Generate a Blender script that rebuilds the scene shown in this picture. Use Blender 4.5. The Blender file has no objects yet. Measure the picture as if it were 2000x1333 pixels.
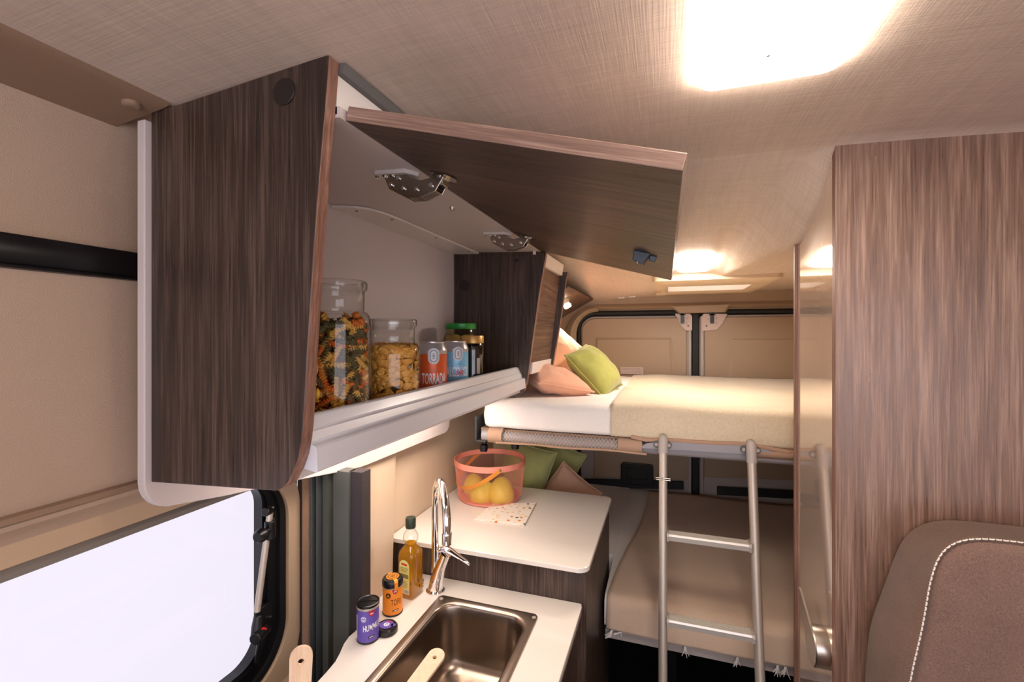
import bpy, bmesh, math, random
from mathutils import Vector, Matrix, noise

random.seed(7)
C = bpy.context.scene.collection
SC = bpy.context.scene
PI = math.pi
V = Vector

# ---------------------------------------------------------------- camera
# geometry is worked out relative to the lens; LIFT puts the floor at z = 0
LIFT = 1.5
YAW = math.radians(18.65)
FPX = 889.0
cam_data = bpy.data.cameras.new('camera')
cam_data.sensor_width = 36.0
cam_data.lens = FPX / 2000.0 * 36.0
cam_data.shift_y = -0.00575
cam_data.clip_start = 0.01
cam = bpy.data.objects.new('camera', cam_data)
C.objects.link(cam)
cam.location = (0, 0, 0)
cam.rotation_euler = (PI / 2, 0, YAW)
SC.camera = cam

# ---------------------------------------------------------------- view, world, lights
SC.view_settings.view_transform = 'Standard'
SC.view_settings.look = 'None'
SC.view_settings.gamma = 1.0
SC.view_settings.exposure = 0.22
SC.view_settings.use_curve_mapping = False
SC.cycles.max_bounces = 10
SC.cycles.diffuse_bounces = 6
SC.cycles.transparent_max_bounces = 24
SC.cycles.sample_clamp_indirect = 6.0

world = bpy.data.worlds.new('daylight')
SC.world = world
world.use_nodes = True
wn = world.node_tree.nodes
wn['Background'].inputs[0].default_value = (0.90, 0.875, 0.97, 1)
wn['Background'].inputs[1].default_value = 3.2

LAMP_E = 34.0          # ceiling lamps
LAMP_COL = (1.0, 0.865, 0.745)
LAMP2_E = 22.0
LAMP2_W = 3.0
SPOT_W = 6
STRIP_E = 13


# ---------------------------------------------------------------- maths helpers
SY, CY = math.sin(YAW), math.cos(YAW)


def ray(px, py):
    u = (px - 1000.0) / FPX
    v = (655.0 - py) / FPX
    return V((u * CY - SY, u * SY + CY, v))


def on(px, py, X=None, Y=None, Z=None):
    """the point of a plane X, Y or Z = const seen along a given direction"""
    d = ray(px, py)
    t = X / d.x if X is not None else (Y / d.y if Y is not None else Z / d.z)
    return d * t


# ---------------------------------------------------------------- materials
def new_mat(name):
    m = bpy.data.materials.new(name)
    m.use_nodes = True
    return m, m.node_tree.nodes, m.node_tree.links, m.node_tree.nodes['Principled BSDF']


def rgb(r, g, b):
    f = lambda c: (c / 255.0) / 12.92 if c / 255.0 <= 0.04045 else ((c / 255.0 + 0.055) / 1.055) ** 2.4
    return (f(r), f(g), f(b), 1)


def plain(name, col, rough=0.5, metal=0.0, bump=0.0, bscale=200.0, coat=0.0, spec=0.5, sheen=0.0, var=0.0, vscale=6.0, aniso=0.0):
    m, n, l, p = new_mat(name)
    p.inputs['Base Color'].default_value = col
    p.inputs['Roughness'].default_value = rough
    p.inputs['Metallic'].default_value = metal
    p.inputs['Coat Weight'].default_value = coat
    p.inputs['Coat Roughness'].default_value = 0.08
    p.inputs['Specular IOR Level'].default_value = spec
    p.inputs['Sheen Weight'].default_value = sheen
    p.inputs['Anisotropic'].default_value = aniso
    tc = n.new('ShaderNodeTexCoord')
    if var > 0:
        nz = n.new('ShaderNodeTexNoise')
        nz.inputs['Scale'].default_value = vscale
        nz.inputs['Detail'].default_value = 5
        l.new(tc.outputs['Object'], nz.inputs['Vector'])
        mx = n.new('ShaderNodeMix')
        mx.data_type = 'RGBA'
        mx.inputs[6].default_value = tuple(c * (1 - var) for c in col[:3]) + (1,)
        mx.inputs[7].default_value = tuple(min(1, c * (1 + var)) for c in col[:3]) + (1,)
        l.new(nz.outputs['Fac'], mx.inputs[0])
        l.new(mx.outputs[2], p.inputs['Base Color'])
    if bump > 0:
        nz2 = n.new('ShaderNodeTexNoise')
        nz2.inputs['Scale'].default_value = bscale
        nz2.inputs['Detail'].default_value = 4
        l.new(tc.outputs['Object'], nz2.inputs['Vector'])
        b = n.new('ShaderNodeBump')
        b.inputs['Strength'].default_value = bump
        b.inputs['Distance'].default_value = 0.002
        l.new(nz2.outputs['Fac'], b.inputs['Height'])
        l.new(b.outputs['Normal'], p.inputs['Normal'])
    return m


def wood(name, axis, dark, mid, light, rough=0.42, fine=1.0, spec=0.5, broad=1.0, turn=0.0):
    m, n, l, p = new_mat(name)
    tc = n.new('ShaderNodeTexCoord')
    vr = n.new('ShaderNodeVectorRotate'); vr.rotation_type = 'Y_AXIS'
    vr.inputs['Angle'].default_value = turn
    l.new(tc.outputs['Object'], vr.inputs['Vector'])

    def stretched(across, along, detail, dist=0.0):
        mp = n.new('ShaderNodeMapping')
        s = [across] * 3
        s[axis] = along
        mp.inputs['Scale'].default_value = s
        l.new(vr.outputs['Vector'], mp.inputs['Vector'])
        nz = n.new('ShaderNodeTexNoise')
        nz.inputs['Scale'].default_value = 1.0
        nz.inputs['Detail'].default_value = detail
        nz.inputs['Roughness'].default_value = 0.62
        nz.inputs['Distortion'].default_value = dist
        l.new(mp.outputs['Vector'], nz.inputs['Vector'])
        return nz
    a = stretched(115 * broad, 4.0, 6, 0.35)
    b = stretched(420 * fine, 9, 3, 0.1)
    c = stretched(9, 1.2, 2, 0.2)
    m1 = n.new('ShaderNodeMath'); m1.operation = 'MULTIPLY_ADD'
    l.new(a.outputs['Fac'], m1.inputs[0]); m1.inputs[1].default_value = 0.68
    m2 = n.new('ShaderNodeMath'); m2.operation = 'MULTIPLY'
    l.new(b.outputs['Fac'], m2.inputs[0]); m2.inputs[1].default_value = 0.55
    l.new(m2.outputs[0], m1.inputs[2])
    m3 = n.new('ShaderNodeMath'); m3.operation = 'MULTIPLY_ADD'
    l.new(c.outputs['Fac'], m3.inputs[0]); m3.inputs[1].default_value = 0.40
    l.new(m1.outputs[0], m3.inputs[2])
    r = n.new('ShaderNodeValToRGB')
    r.color_ramp.elements[0].position = 0.56
    r.color_ramp.elements[0].color = dark
    r.color_ramp.elements[1].position = 1.05
    r.color_ramp.elements[1].color = light
    e = r.color_ramp.elements.new(0.80)
    e.color = mid
    l.new(m3.outputs[0], r.inputs['Fac'])
    l.new(r.outputs['Color'], p.inputs['Base Color'])
    rr = n.new('ShaderNodeMapRange')
    rr.inputs['From Min'].default_value = 0.3
    rr.inputs['From Max'].default_value = 0.7
    rr.inputs['To Min'].default_value = rough - 0.1
    rr.inputs['To Max'].default_value = rough + 0.16
    l.new(b.outputs['Fac'], rr.inputs['Value'])
    l.new(rr.outputs['Result'], p.inputs['Roughness'])
    p.inputs['Specular IOR Level'].default_value = spec
    bp = n.new('ShaderNodeBump')
    bp.inputs['Strength'].default_value = 0.35
    bp.inputs['Distance'].default_value = 0.0015
    l.new(m1.outputs[0], bp.inputs['Height'])
    l.new(bp.outputs['Normal'], p.inputs['Normal'])
    return m


def linen(name, col, amount=0.10):
    m, n, l, p = new_mat(name)
    tc = n.new('ShaderNodeTexCoord')
    outs = []
    for s in ((520, 14, 1), (16, 470, 1), (60, 5, 1), (6, 52, 1)):
        mp = n.new('ShaderNodeMapping')
        mp.inputs['Scale'].default_value = s
        l.new(tc.outputs['Object'], mp.inputs['Vector'])
        nz = n.new('ShaderNodeTexNoise')
        nz.inputs['Scale'].default_value = 1.0
        nz.inputs['Detail'].default_value = 2
        l.new(mp.outputs['Vector'], nz.inputs['Vector'])
        outs.append(nz.outputs['Fac'])
    s = outs[0]
    for k, o in enumerate(outs[1:]):
        a = n.new('ShaderNodeMath'); a.operation = 'MULTIPLY_ADD'
        l.new(o, a.inputs[0]); a.inputs[1].default_value = (1.0, 0.45, 0.45)[k]; l.new(s, a.inputs[2])
        s = a.outputs[0]
    mr = n.new('ShaderNodeMapRange')
    mr.inputs['From Min'].default_value = 1.05
    mr.inputs['From Max'].default_value = 1.85
    l.new(s, mr.inputs['Value'])
    mx = n.new('ShaderNodeMix'); mx.data_type = 'RGBA'
    mx.inputs[6].default_value = tuple(c * (1 - amount * 1.6) for c in col[:3]) + (1,)
    mx.inputs[7].default_value = tuple(min(1, c * (1 + amount * 1.2)) for c in col[:3]) + (1,)
    l.new(mr.outputs['Result'], mx.inputs[0])
    l.new(mx.outputs[2], p.inputs['Base Color'])
    p.inputs['Roughness'].default_value = 0.62
    b = n.new('ShaderNodeBump')
    b.inputs['Strength'].default_value = 0.25
    b.inputs['Distance'].default_value = 0.001
    l.new(s, b.inputs['Height'])
    l.new(b.outputs['Normal'], p.inputs['Normal'])
    return m


def weave(name, col, scale=900.0, amount=0.25, sheen=0.3, bump=0.5):
    m, n, l, p = new_mat(name)
    tc = n.new('ShaderNodeTexCoord')
    nz = n.new('ShaderNodeTexNoise')
    nz.inputs['Scale'].default_value = scale
    nz.inputs['Detail'].default_value = 3
    nz.inputs['Roughness'].default_value = 0.7
    l.new(tc.outputs['Object'], nz.inputs['Vector'])
    nb = n.new('ShaderNodeTexNoise')
    nb.inputs['Scale'].default_value = 12
    l.new(tc.outputs['Object'], nb.inputs['Vector'])
    a = n.new('ShaderNodeMath'); a.operation = 'MULTIPLY_ADD'
    l.new(nb.outputs['Fac'], a.inputs[0]); a.inputs[1].default_value = 0.3
    l.new(nz.outputs['Fac'], a.inputs[2])
    mr = n.new('ShaderNodeMapRange')
    mr.inputs['From Min'].default_value = 0.4
    mr.inputs['From Max'].default_value = 0.9
    l.new(a.outputs[0], mr.inputs['Value'])
    mx = n.new('ShaderNodeMix'); mx.data_type = 'RGBA'
    mx.inputs[6].default_value = tuple(c * (1 - amount) for c in col[:3]) + (1,)
    mx.inputs[7].default_value = tuple(min(1, c * (1 + amount)) for c in col[:3]) + (1,)
    l.new(mr.outputs['Result'], mx.inputs[0])
    l.new(mx.outputs[2], p.inputs['Base Color'])
    p.inputs['Roughness'].default_value = 0.9
    p.inputs['Specular IOR Level'].default_value = 0.2
    p.inputs['Sheen Weight'].default_value = sheen
    b = n.new('ShaderNodeBump')
    b.inputs['Strength'].default_value = bump
    b.inputs['Distance'].default_value = 0.0012
    l.new(nz.outputs['Fac'], b.inputs['Height'])
    l.new(b.outputs['Normal'], p.inputs['Normal'])
    return m


def thin_glass(name, tint=(0.97, 0.98, 0.98, 1), gloss=0.03, ior=1.45):
    m, n, l, p = new_mat(name)
    n.remove(p)
    out = n['Material Output']
    t = n.new('ShaderNodeBsdfTransparent'); t.inputs[0].default_value = tint
    g = n.new('ShaderNodeBsdfGlossy'); g.inputs['Roughness'].default_value = gloss
    lw = n.new('ShaderNodeLayerWeight'); lw.inputs['Blend'].default_value = 0.5
    pw_ = n.new('ShaderNodeMath'); pw_.operation = 'POWER'; pw_.inputs[1].default_value = 3.0
    l.new(lw.outputs['Facing'], pw_.inputs[0])
    f = n.new('ShaderNodeMath'); f.operation = 'MULTIPLY_ADD'; f.inputs[1].default_value = (ior - 1.0) * 1.3; f.inputs[2].default_value = (ior - 1.0) * 0.10
    l.new(pw_.outputs[0], f.inputs[0])
    tm = n.new('ShaderNodeMix'); tm.data_type = 'RGBA'
    tm.inputs[6].default_value = tint
    tm.inputs[7].default_value = tuple(c * 0.45 for c in tint[:3]) + (1,)
    l.new(pw_.outputs[0], tm.inputs[0]); l.new(tm.outputs[2], t.inputs[0])
    mx = n.new('ShaderNodeMixShader')
    l.new(f.outputs[0], mx.inputs[0]); l.new(t.outputs[0], mx.inputs[1]); l.new(g.outputs[0], mx.inputs[2])
    l.new(mx.outputs[0], out.inputs['Surface'])
    return m


def oil(name):
    m, n, l, p = new_mat(name)
    n.remove(p)
    out = n['Material Output']
    t = n.new('ShaderNodeBsdfTransparent'); t.inputs[0].default_value = (0.95, 0.66, 0.08, 1)
    d = n.new('ShaderNodeBsdfTranslucent'); d.inputs[0].default_value = (0.80, 0.46, 0.03, 1)
    d2 = n.new('ShaderNodeBsdfDiffuse'); d2.inputs[0].default_value = (0.60, 0.34, 0.02, 1)
    a = n.new('ShaderNodeMixShader'); a.inputs[0].default_value = 0.5
    l.new(d.outputs[0], a.inputs[1]); l.new(d2.outputs[0], a.inputs[2])
    b = n.new('ShaderNodeMixShader'); b.inputs[0].default_value = 0.55
    l.new(t.outputs[0], b.inputs[1]); l.new(a.outputs[0], b.inputs[2])
    l.new(b.outputs[0], out.inputs['Surface'])
    return m


def glow(name, col, strength):
    m, n, l, p = new_mat(name)
    p.inputs['Base Color'].default_value = (0.9, 0.9, 0.9, 1)
    p.inputs['Emission Color'].default_value = tuple(col) + (1,)
    p.inputs['Emission Strength'].default_value = strength
    return m


def spotted(name):
    """paper napkin with scattered coloured dots"""
    m, n, l, p = new_mat(name)
    tc = n.new('ShaderNodeTexCoord')
    vo = n.new('ShaderNodeTexVoronoi'); vo.inputs['Scale'].default_value = 62
    vo.inputs['Randomness'].default_value = 0.8
    l.new(tc.outputs['Object'], vo.inputs['Vector'])
    lt = n.new('ShaderNodeMath'); lt.operation = 'LESS_THAN'; lt.inputs[1].default_value = 0.30
    l.new(vo.outputs['Distance'], lt.inputs[0])
    sep = n.new('ShaderNodeSeparateColor')
    l.new(vo.outputs['Color'], sep.inputs[0])
    r = n.new('ShaderNodeValToRGB'); r.color_ramp.interpolation = 'CONSTANT'
    cols = [(0.0, rgb(226, 190, 150)), (0.3, rgb(235, 226, 214)), (0.5, rgb(214, 128, 50)), (0.68, rgb(80, 66, 78)), (0.84, rgb(225, 200, 160))]
    while len(r.color_ramp.elements) > 1:
        r.color_ramp.elements.remove(r.color_ramp.elements[-1])
    r.color_ramp.elements[0].color = cols[0][1]
    for pos, c in cols[1:]:
        e = r.color_ramp.elements.new(pos); e.color = c
    l.new(sep.outputs[0], r.inputs['Fac'])
    mx = n.new('ShaderNodeMix'); mx.data_type = 'RGBA'
    mx.inputs[6].default_value = rgb(236, 226, 212)
    l.new(lt.outputs[0], mx.inputs[0]); l.new(r.outputs['Color'], mx.inputs[7])
    l.new(mx.outputs[2], p.inputs['Base Color'])
    p.inputs['Roughness'].default_value = 0.9
    return m


WD = rgb(62, 45, 38); WM = rgb(112, 84, 70); WL = rgb(158, 126, 108)
M = {}
M['wood_z'] = wood('walnut_laminate_upright_shaded', 2, rgb(28, 20, 17), rgb(58, 43, 36), rgb(96, 77, 66), rough=0.36)  # same laminate as the partition; its weaker light is put in as darker colour
M['wood_x'] = wood('walnut_laminate_across', 0, rgb(46, 33, 27), rgb(76, 56, 46), rgb(108, 82, 68), rough=0.44, turn=math.radians(-15.3))
M['wood_y'] = wood('walnut_laminate_lengthwise', 1, rgb(58, 41, 33), rgb(92, 68, 54), rgb(124, 95, 78), rough=0.44)
M['wood_big'] = wood('walnut_laminate_partition_lit', 2, rgb(80, 56, 45), rgb(122, 92, 75), rgb(160, 130, 112), rough=0.36, fine=0.8, broad=0.8, spec=0.7)  # same walnut as the cabinets, lighter colours carry the light on this panel
M['edge_z'] = wood('walnut_edge_band_upright', 2, rgb(92, 62, 50), rgb(132, 94, 78), rgb(168, 128, 110), rough=0.5)
M['edge_y'] = wood('walnut_edge_band_lengthwise', 1, rgb(92, 62, 50), rgb(132, 94, 78), rgb(168, 128, 110), rough=0.5)
M['edge_x'] = wood('walnut_edge_band_across', 0, rgb(92, 68, 58), rgb(136, 106, 90), rgb(176, 146, 128), rough=0.5, turn=math.radians(-15.3))
M['ceiling'] = linen('linen_print_ceiling', rgb(214, 194, 178), 0.085)
M['beige'] = plain('beige_vinyl_trim', rgb(196, 168, 138), 0.42, bump=0.15, bscale=600)
M['beige_soft'] = plain('beige_padded_lining', rgb(186, 160, 138), 0.5, bump=0.4, bscale=900)
M['beige_dark'] = plain('taupe_roof_trim', rgb(148, 120, 98), 0.45, bump=0.2, bscale=700)
M['cream'] = plain('cream_wall_panel', rgb(204, 182, 156), 0.32, bump=0.05, bscale=300)
M['rear'] = plain('beige_rear_door_lining', rgb(168, 145, 119), 0.45, bump=0.1, bscale=500)
M['white'] = plain('white_laminate', rgb(228, 220, 214), 0.35)
M['white_in'] = plain('white_cabinet_lining', rgb(204, 192, 188), 0.4)
M['top'] = plain('white_worktop', rgb(234, 226, 216), 0.13, coat=0.4, spec=0.6)
M['alu_white'] = plain('white_aluminium_profile', rgb(226, 226, 230), 0.28, metal=0.15)
M['gloss'] = plain('cream_high_gloss', rgb(212, 190, 172), 0.035, coat=1.0, spec=1.0)
M['gloss'].node_tree.nodes['Principled BSDF'].inputs['Metallic'].default_value = 0.36
M['black'] = plain('black_plastic', rgb(14, 13, 16), 0.32)
M['black_matte'] = plain('black_rubber', rgb(12, 12, 12), 0.6)
M['void'] = plain('dark_carpet', rgb(22, 19, 18), 0.95)
M['gray_green'] = plain('grey_green_door_paint', rgb(78, 80, 74), 0.3)
M['gray_dk'] = plain('dark_grey_door_paint', rgb(58, 62, 62), 0.35)
M['aub'] = plain('dark_brown_rubber', rgb(48, 40, 42), 0.5)
M['gray'] = plain('grey_plastic', rgb(128, 120, 112), 0.4)
M['seal_gray'] = plain('grey_rubber_strip', rgb(96, 94, 92), 0.5)
M['fuzzy'] = weave('fuzzy_beige_seal', rgb(140, 108, 84), 700, 0.4, 0.3, 0.9)
M['fuzzy_dk'] = weave('fuzzy_dark_seal', rgb(60, 50, 44), 500, 0.5, 0.1, 0.9)
M['alu'] = plain('anodised_aluminium', rgb(190, 178, 165), 0.42, metal=0.55)
M['alu_l'] = plain('light_aluminium_tread', rgb(226, 220, 210), 0.38, metal=0.5)
M['gray_pl'] = plain('light_grey_plastic', rgb(178, 168, 162), 0.45)
M['gray_pl2'] = plain('mid_grey_enamel', rgb(150, 146, 150), 0.4)
M['chrome'] = plain('chrome', (0.86, 0.86, 0.87, 1), 0.05, metal=1.0)
M['nickel'] = plain('nickel_plate', (0.42, 0.37, 0.32, 1), 0.25, metal=1.0)
M['satin'] = plain('satin_nickel', (0.60, 0.54, 0.47, 1), 0.32, metal=1.0)
M['steel'] = plain('brushed_stainless_steel', (0.36, 0.29, 0.235, 1), 0.27, metal=1.0, bump=0.05, bscale=900)
M['steel_rim'] = plain('stainless_rim', (0.50, 0.42, 0.35, 1), 0.25, metal=1.0)
M['glass'] = thin_glass('clear_jar_glass')
M['pane'] = thin_glass('tinted_window_pane', (0.535, 0.525, 0.535, 1), 0.05, 1.12)
M['hatch_glass'] = thin_glass('hatch_pane', (1, 1, 1, 1), 0.05, 1.2)
M['oil'] = oil('olive_oil')
M['lamp'] = glow('lamp_diffuser', LAMP_COL, LAMP_E)
M['lamp2'] = glow('lamp_diffuser_bed', LAMP_COL, LAMP2_E)
M['spotlens'] = glow('reading_lamp_lens', (1.0, 0.82, 0.6), 14.0)
M['strip'] = glow('under_cabinet_led', (1.0, 0.86, 0.76), STRIP_E)
M['sheet'] = weave('white_cotton_sheet', rgb(236, 230, 224), 300, 0.04, 0.2, 0.15)
M['blanket'] = weave('cream_wool_blanket', rgb(212, 196, 168), 160, 0.10, 0.4, 1.0)
M['blanket2'] = weave('sand_cotton_throw', rgb(208, 182, 158), 500, 0.08, 0.2, 0.4)
M['green'] = weave('olive_green_linen', rgb(160, 160, 84), 600, 0.12, 0.3, 0.4)
M['green2'] = weave('sage_green_linen', rgb(176, 178, 112), 600, 0.12, 0.3, 0.4)
M['peach'] = weave('peach_linen', rgb(226, 170, 140), 600, 0.08, 0.3, 0.3)
M['pinkish'] = weave('dusty_pink_linen', rgb(198, 158, 130), 600, 0.1, 0.3, 0.4)
M['ecru'] = weave('ecru_linen', rgb(214, 198, 160), 600, 0.08, 0.2, 0.3)
M['seat'] = weave('brown_upholstery', rgb(124, 98, 86), 520, 0.42, 0.25, 0.9)
M['seat_side'] = weave('brown_upholstery_border', rgb(116, 92, 78), 800, 0.42, 0.2, 0.9)
M['thread'] = plain('white_thread', rgb(236, 226, 214), 0.7)
M['net'] = plain('beige_netting', rgb(216, 190, 158), 0.8)
M['net_band'] = weave('taupe_webbing', rgb(176, 144, 120), 500, 0.1, 0.1, 0.4)
M['coral'] = plain('coral_powder_coat', rgb(232, 146, 126), 0.45)
M['leather'] = plain('tan_leather_strap', rgb(214, 138, 44), 0.5, bump=0.2, bscale=300)
M['pear'] = plain('yellow_pear_skin', rgb(222, 200, 66), 0.35, var=0.12, vscale=30)
M['stem'] = plain('brown_fruit_stem', rgb(70, 48, 30), 0.8)
M['napkin'] = spotted('dotted_paper')
M['spoon'] = wood('pale_beech', 2, rgb(220, 186, 150), rgb(232, 200, 166), rgb(240, 212, 180), rough=0.5)
M['corn'] = plain('corn_flakes', rgb(252, 172, 78), 0.5, var=0.34, vscale=75, bump=0.4, bscale=300)
M['pasta_y'] = plain('plain_pasta', rgb(226, 176, 84), 0.45, var=0.1, vscale=60)
M['pasta_o'] = plain('tomato_pasta', rgb(222, 110, 30), 0.45, var=0.1, vscale=60)
M['pasta_g'] = plain('spinach_pasta', rgb(100, 88, 50), 0.5, var=0.2, vscale=60)
M['shell'] = plain('yellow_pasta_shell', rgb(240, 188, 60), 0.45, var=0.1, vscale=60)
M['can_metal'] = plain('brushed_can_aluminium', rgb(206, 204, 206), 0.3, metal=0.7)
M['can_orange'] = plain('orange_can_print', rgb(214, 92, 42), 0.35, metal=0.15)
M['can_blue'] = plain('blue_can_print', rgb(128, 190, 224), 0.35, metal=0.15)
M['can_white'] = plain('white_can_print', rgb(226, 226, 230), 0.35)
M['can_gray'] = plain('grey_can_print', rgb(120, 140, 156), 0.4)
M['can_red'] = plain('red_can_script', rgb(196, 40, 60), 0.4)
M['jam'] = plain('dark_preserve', rgb(20, 12, 14), 0.1, coat=0.8)
M['gold'] = plain('gold_jar_lid', rgb(206, 160, 90), 0.35, metal=0.5)
M['grn_lid'] = plain('green_jar_lid', rgb(34, 138, 52), 0.35)
M['veg'] = plain('pickled_vegetable', rgb(196, 168, 106), 0.35)
M['brine'] = thin_glass('brine_glass', (0.86, 0.82, 0.62, 1))
M['purple'] = plain('purple_label', rgb(98, 78, 164), 0.45)
M['tangerine'] = plain('tangerine_label', rgb(240, 140, 34), 0.45)
M['labelred'] = plain('red_label_badge', rgb(196, 34, 52), 0.45)
M['labelblack'] = plain('black_label_print', rgb(24, 20, 20), 0.45)
M['labelwhite'] = plain('white_label_print', rgb(236, 234, 240), 0.5)
M['labelgreen'] = plain('pale_green_paper_label', rgb(214, 210, 128), 0.5)
M['labelink'] = plain('olive_label_ink', rgb(120, 120, 60), 0.5)
M['cap'] = plain('dark_green_bottle_cap', rgb(44, 52, 40), 0.45)
M['herb'] = plain('herbs_in_oil', rgb(70, 56, 24), 0.8)
M['reddot'] = plain('red_release_button', rgb(220, 40, 34), 0.4)
M['disc'] = plain('dark_brown_cover_cap', rgb(30, 22, 18), 0.5)
M['catch'] = plain('blue_grey_catch', rgb(48, 58, 70), 0.35)
M['sticker'] = plain('white_sticker', rgb(206, 186, 176), 0.5)
M['stickink'] = plain('grey_sticker_print', rgb(160, 142, 136), 0.5)
M['clear'] = plain('translucent_hinge_spacer', rgb(206, 196, 190), 0.3)


# ---------------------------------------------------------------- object helpers
def tag(o, label=None, cat=None, group=None, kind=None):
    if label: o['label'] = label
    if cat: o['category'] = cat
    if group: o['group'] = group
    if kind: o['kind'] = kind
    return o


def thing(name, label, cat, loc, group=None):
    o = bpy.data.objects.new(name, None)
    o.empty_display_size = 0.05
    C.objects.link(o)
    o.location = loc
    tag(o, label, cat, group)
    return o


def wloc(o):
    p = V(o.location)
    while o.parent:
        o = o.parent
        p += V(o.location)
    return p


def obj(name, bm, mat, parent=None, smooth=None, bevel=0.0, seg=2, origin=None, mods=None):
    """link ONE mesh object; the bmesh is written in scene coordinates"""
    bmesh.ops.recalc_face_normals(bm, faces=bm.faces)
    base = wloc(parent) if parent else V((0, 0, 0))
    if origin is not None:
        org = V(origin)
    elif parent:
        org = base
    else:
        org = V((0, 0, 0))
        if bm.verts:
            xs = [v.co.x for v in bm.verts]; ys = [v.co.y for v in bm.verts]; zs = [v.co.z for v in bm.verts]
            org = V(((min(xs) + max(xs)) / 2, (min(ys) + max(ys)) / 2, min(zs)))
    bmesh.ops.translate(bm, verts=bm.verts, vec=-org)
    me = bpy.data.meshes.new(name)
    bm.to_mesh(me)
    bm.free()
    o = bpy.data.objects.new(name, me)
    C.objects.link(o)
    o.location = org - base
    if parent: o.parent = parent
    for mm in (mat if isinstance(mat, (list, tuple)) else [mat]):
        me.materials.append(M[mm] if isinstance(mm, str) else mm)
    if smooth:
        for p in me.polygons: p.use_smooth = True
        if smooth < 3:
            me.set_sharp_from_angle(angle=smooth)
    if bevel > 0:
        b = o.modifiers.new('bevel', 'BEVEL')
        b.width = bevel; b.segments = seg; b.limit_method = 'ANGLE'; b.angle_limit = math.radians(40)
        b.harden_normals = False
    return o


def struct(name, bm, mat, **k):
    o = obj(name, bm, mat, origin=k.pop('origin', (0, 0, 0)), **k)
    o['kind'] = 'structure'
    return o


def box(bm, x0, x1, y0, y1, z0, z1):
    vs = [bm.verts.new((x, y, z)) for x in (x0, x1) for y in (y0, y1) for z in (z0, z1)]
    for f in ((0, 1, 3, 2), (4, 6, 7, 5), (0, 4, 5, 1), (2, 3, 7, 6), (0, 2, 6, 4), (1, 5, 7, 3)):
        bm.faces.new([vs[i] for i in f])
    return vs


def prism(bm, poly, axis, a, b):
    """poly: 2-D points in the two remaining axes (in x,y,z order), pushed along axis from a to b"""
    def mk(p, t):
        q = [p[0], p[1]]
        q.insert(axis, t)
        return bm.verts.new(q)
    A = [mk(p, a) for p in poly]
    B = [mk(p, b) for p in poly]
    n = len(poly)
    for i in range(n):
        bm.faces.new((A[i], A[(i + 1) % n], B[(i + 1) % n], B[i]))
    bm.faces.new(A)
    bm.faces.new(B[::-1])
    return A + B


def skin_prism(bm, A, B):
    """two loops of 3-D points joined and capped"""
    a = [bm.verts.new(p) for p in A]; b = [bm.verts.new(p) for p in B]
    n = len(a)
    for i in range(n):
        bm.faces.new((a[i], a[(i + 1) % n], b[(i + 1) % n], b[i]))
    bm.faces.new(a); bm.faces.new(b[::-1])


def loft(bm, rings, closed=True, caps=True):
    R = [[bm.verts.new(p) for p in r] for r in rings]
    for i in range(len(R) - 1):
        n = len(R[i])
        for j in range(n if closed else n - 1):
            bm.faces.new((R[i][j], R[i][(j + 1) % n], R[i + 1][(j + 1) % n], R[i + 1][j]))
    if caps and closed:
        bm.faces.new(R[0][::-1]); bm.faces.new(R[-1])
    return R


def lathe(bm, prof, c=(0, 0, 0), seg=32, caps=True, axis='z'):
    rings = []
    for r, z in prof:
        ring = []
        for k in range(seg):
            a = 2 * PI * k / seg
            if axis == 'z': q = (c[0] + r * math.cos(a), c[1] + r * math.sin(a), c[2] + z)
            elif axis == 'x': q = (c[0] + z, c[1] + r * math.cos(a), c[2] + r * math.sin(a))
            else: q = (c[0] + r * math.cos(a), c[1] + z, c[2] + r * math.sin(a))
            ring.append(q)
        rings.append(ring)
    return loft(bm, rings, True, caps)


def tube(bm, pts, r, seg=12, caps=True):
    pts = [V(p) for p in pts]
    rr = r if isinstance(r, (list, tuple)) else [r] * len(pts)
    rings = []
    up = None
    for i, p in enumerate(pts):
        d = (pts[min(i + 1, len(pts) - 1)] - pts[max(i - 1, 0)]).normalized()
        if up is None:
            up = V((0, 0, 1)) if abs(d.z) < 0.9 else V((1, 0, 0))
        s = d.cross(up).normalized()
        up = s.cross(d).normalized()
        rings.append([p + (s * math.cos(2 * PI * k / seg) + up * math.sin(2 * PI * k / seg)) * rr[i] for k in range(seg)])
    return loft(bm, rings, True, caps)


def disc(bm, c, nrm, r, h, seg=24, r2=None):
    nrm = V(nrm).normalized()
    c = V(c)
    tube(bm, [c, c + nrm * h], [r, r if r2 is None else r2], seg)


def strap(bm, pts, side, w, t):
    """flat band of width w (along side) and thickness t through pts"""
    pts = [V(p) for p in pts]
    rings = []
    for i, p in enumerate(pts):
        d = (pts[min(i + 1, len(pts) - 1)] - pts[max(i - 1, 0)]).normalized()
        s = V(side(i) if callable(side) else side).normalized()
        n = d.cross(s).normalized()
        s = n.cross(d).normalized()
        rings.append([p + s * w / 2 + n * t / 2, p + s * w / 2 - n * t / 2, p - s * w / 2 - n * t / 2, p - s * w / 2 + n * t / 2])
    loft(bm, rings)


def rrect(x0, x1, y0, y1, r, n=6):
    out = []
    rs = r if isinstance(r, (list, tuple)) else [r] * 4
    for (cx, cy, a0), q in zip(((x1, y1, 0), (x0, y1, 1), (x0, y0, 2), (x1, y0, 3)), rs):
        sx = -1 if cx == x1 else 1
        sy = -1 if cy == y1 else 1
        for k in range(n + 1):
            a = a0 * PI / 2 + k / n * PI / 2
            out.append((cx + sx * q + q * math.cos(a), cy + sy * q + q * math.sin(a)))
    return out


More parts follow.
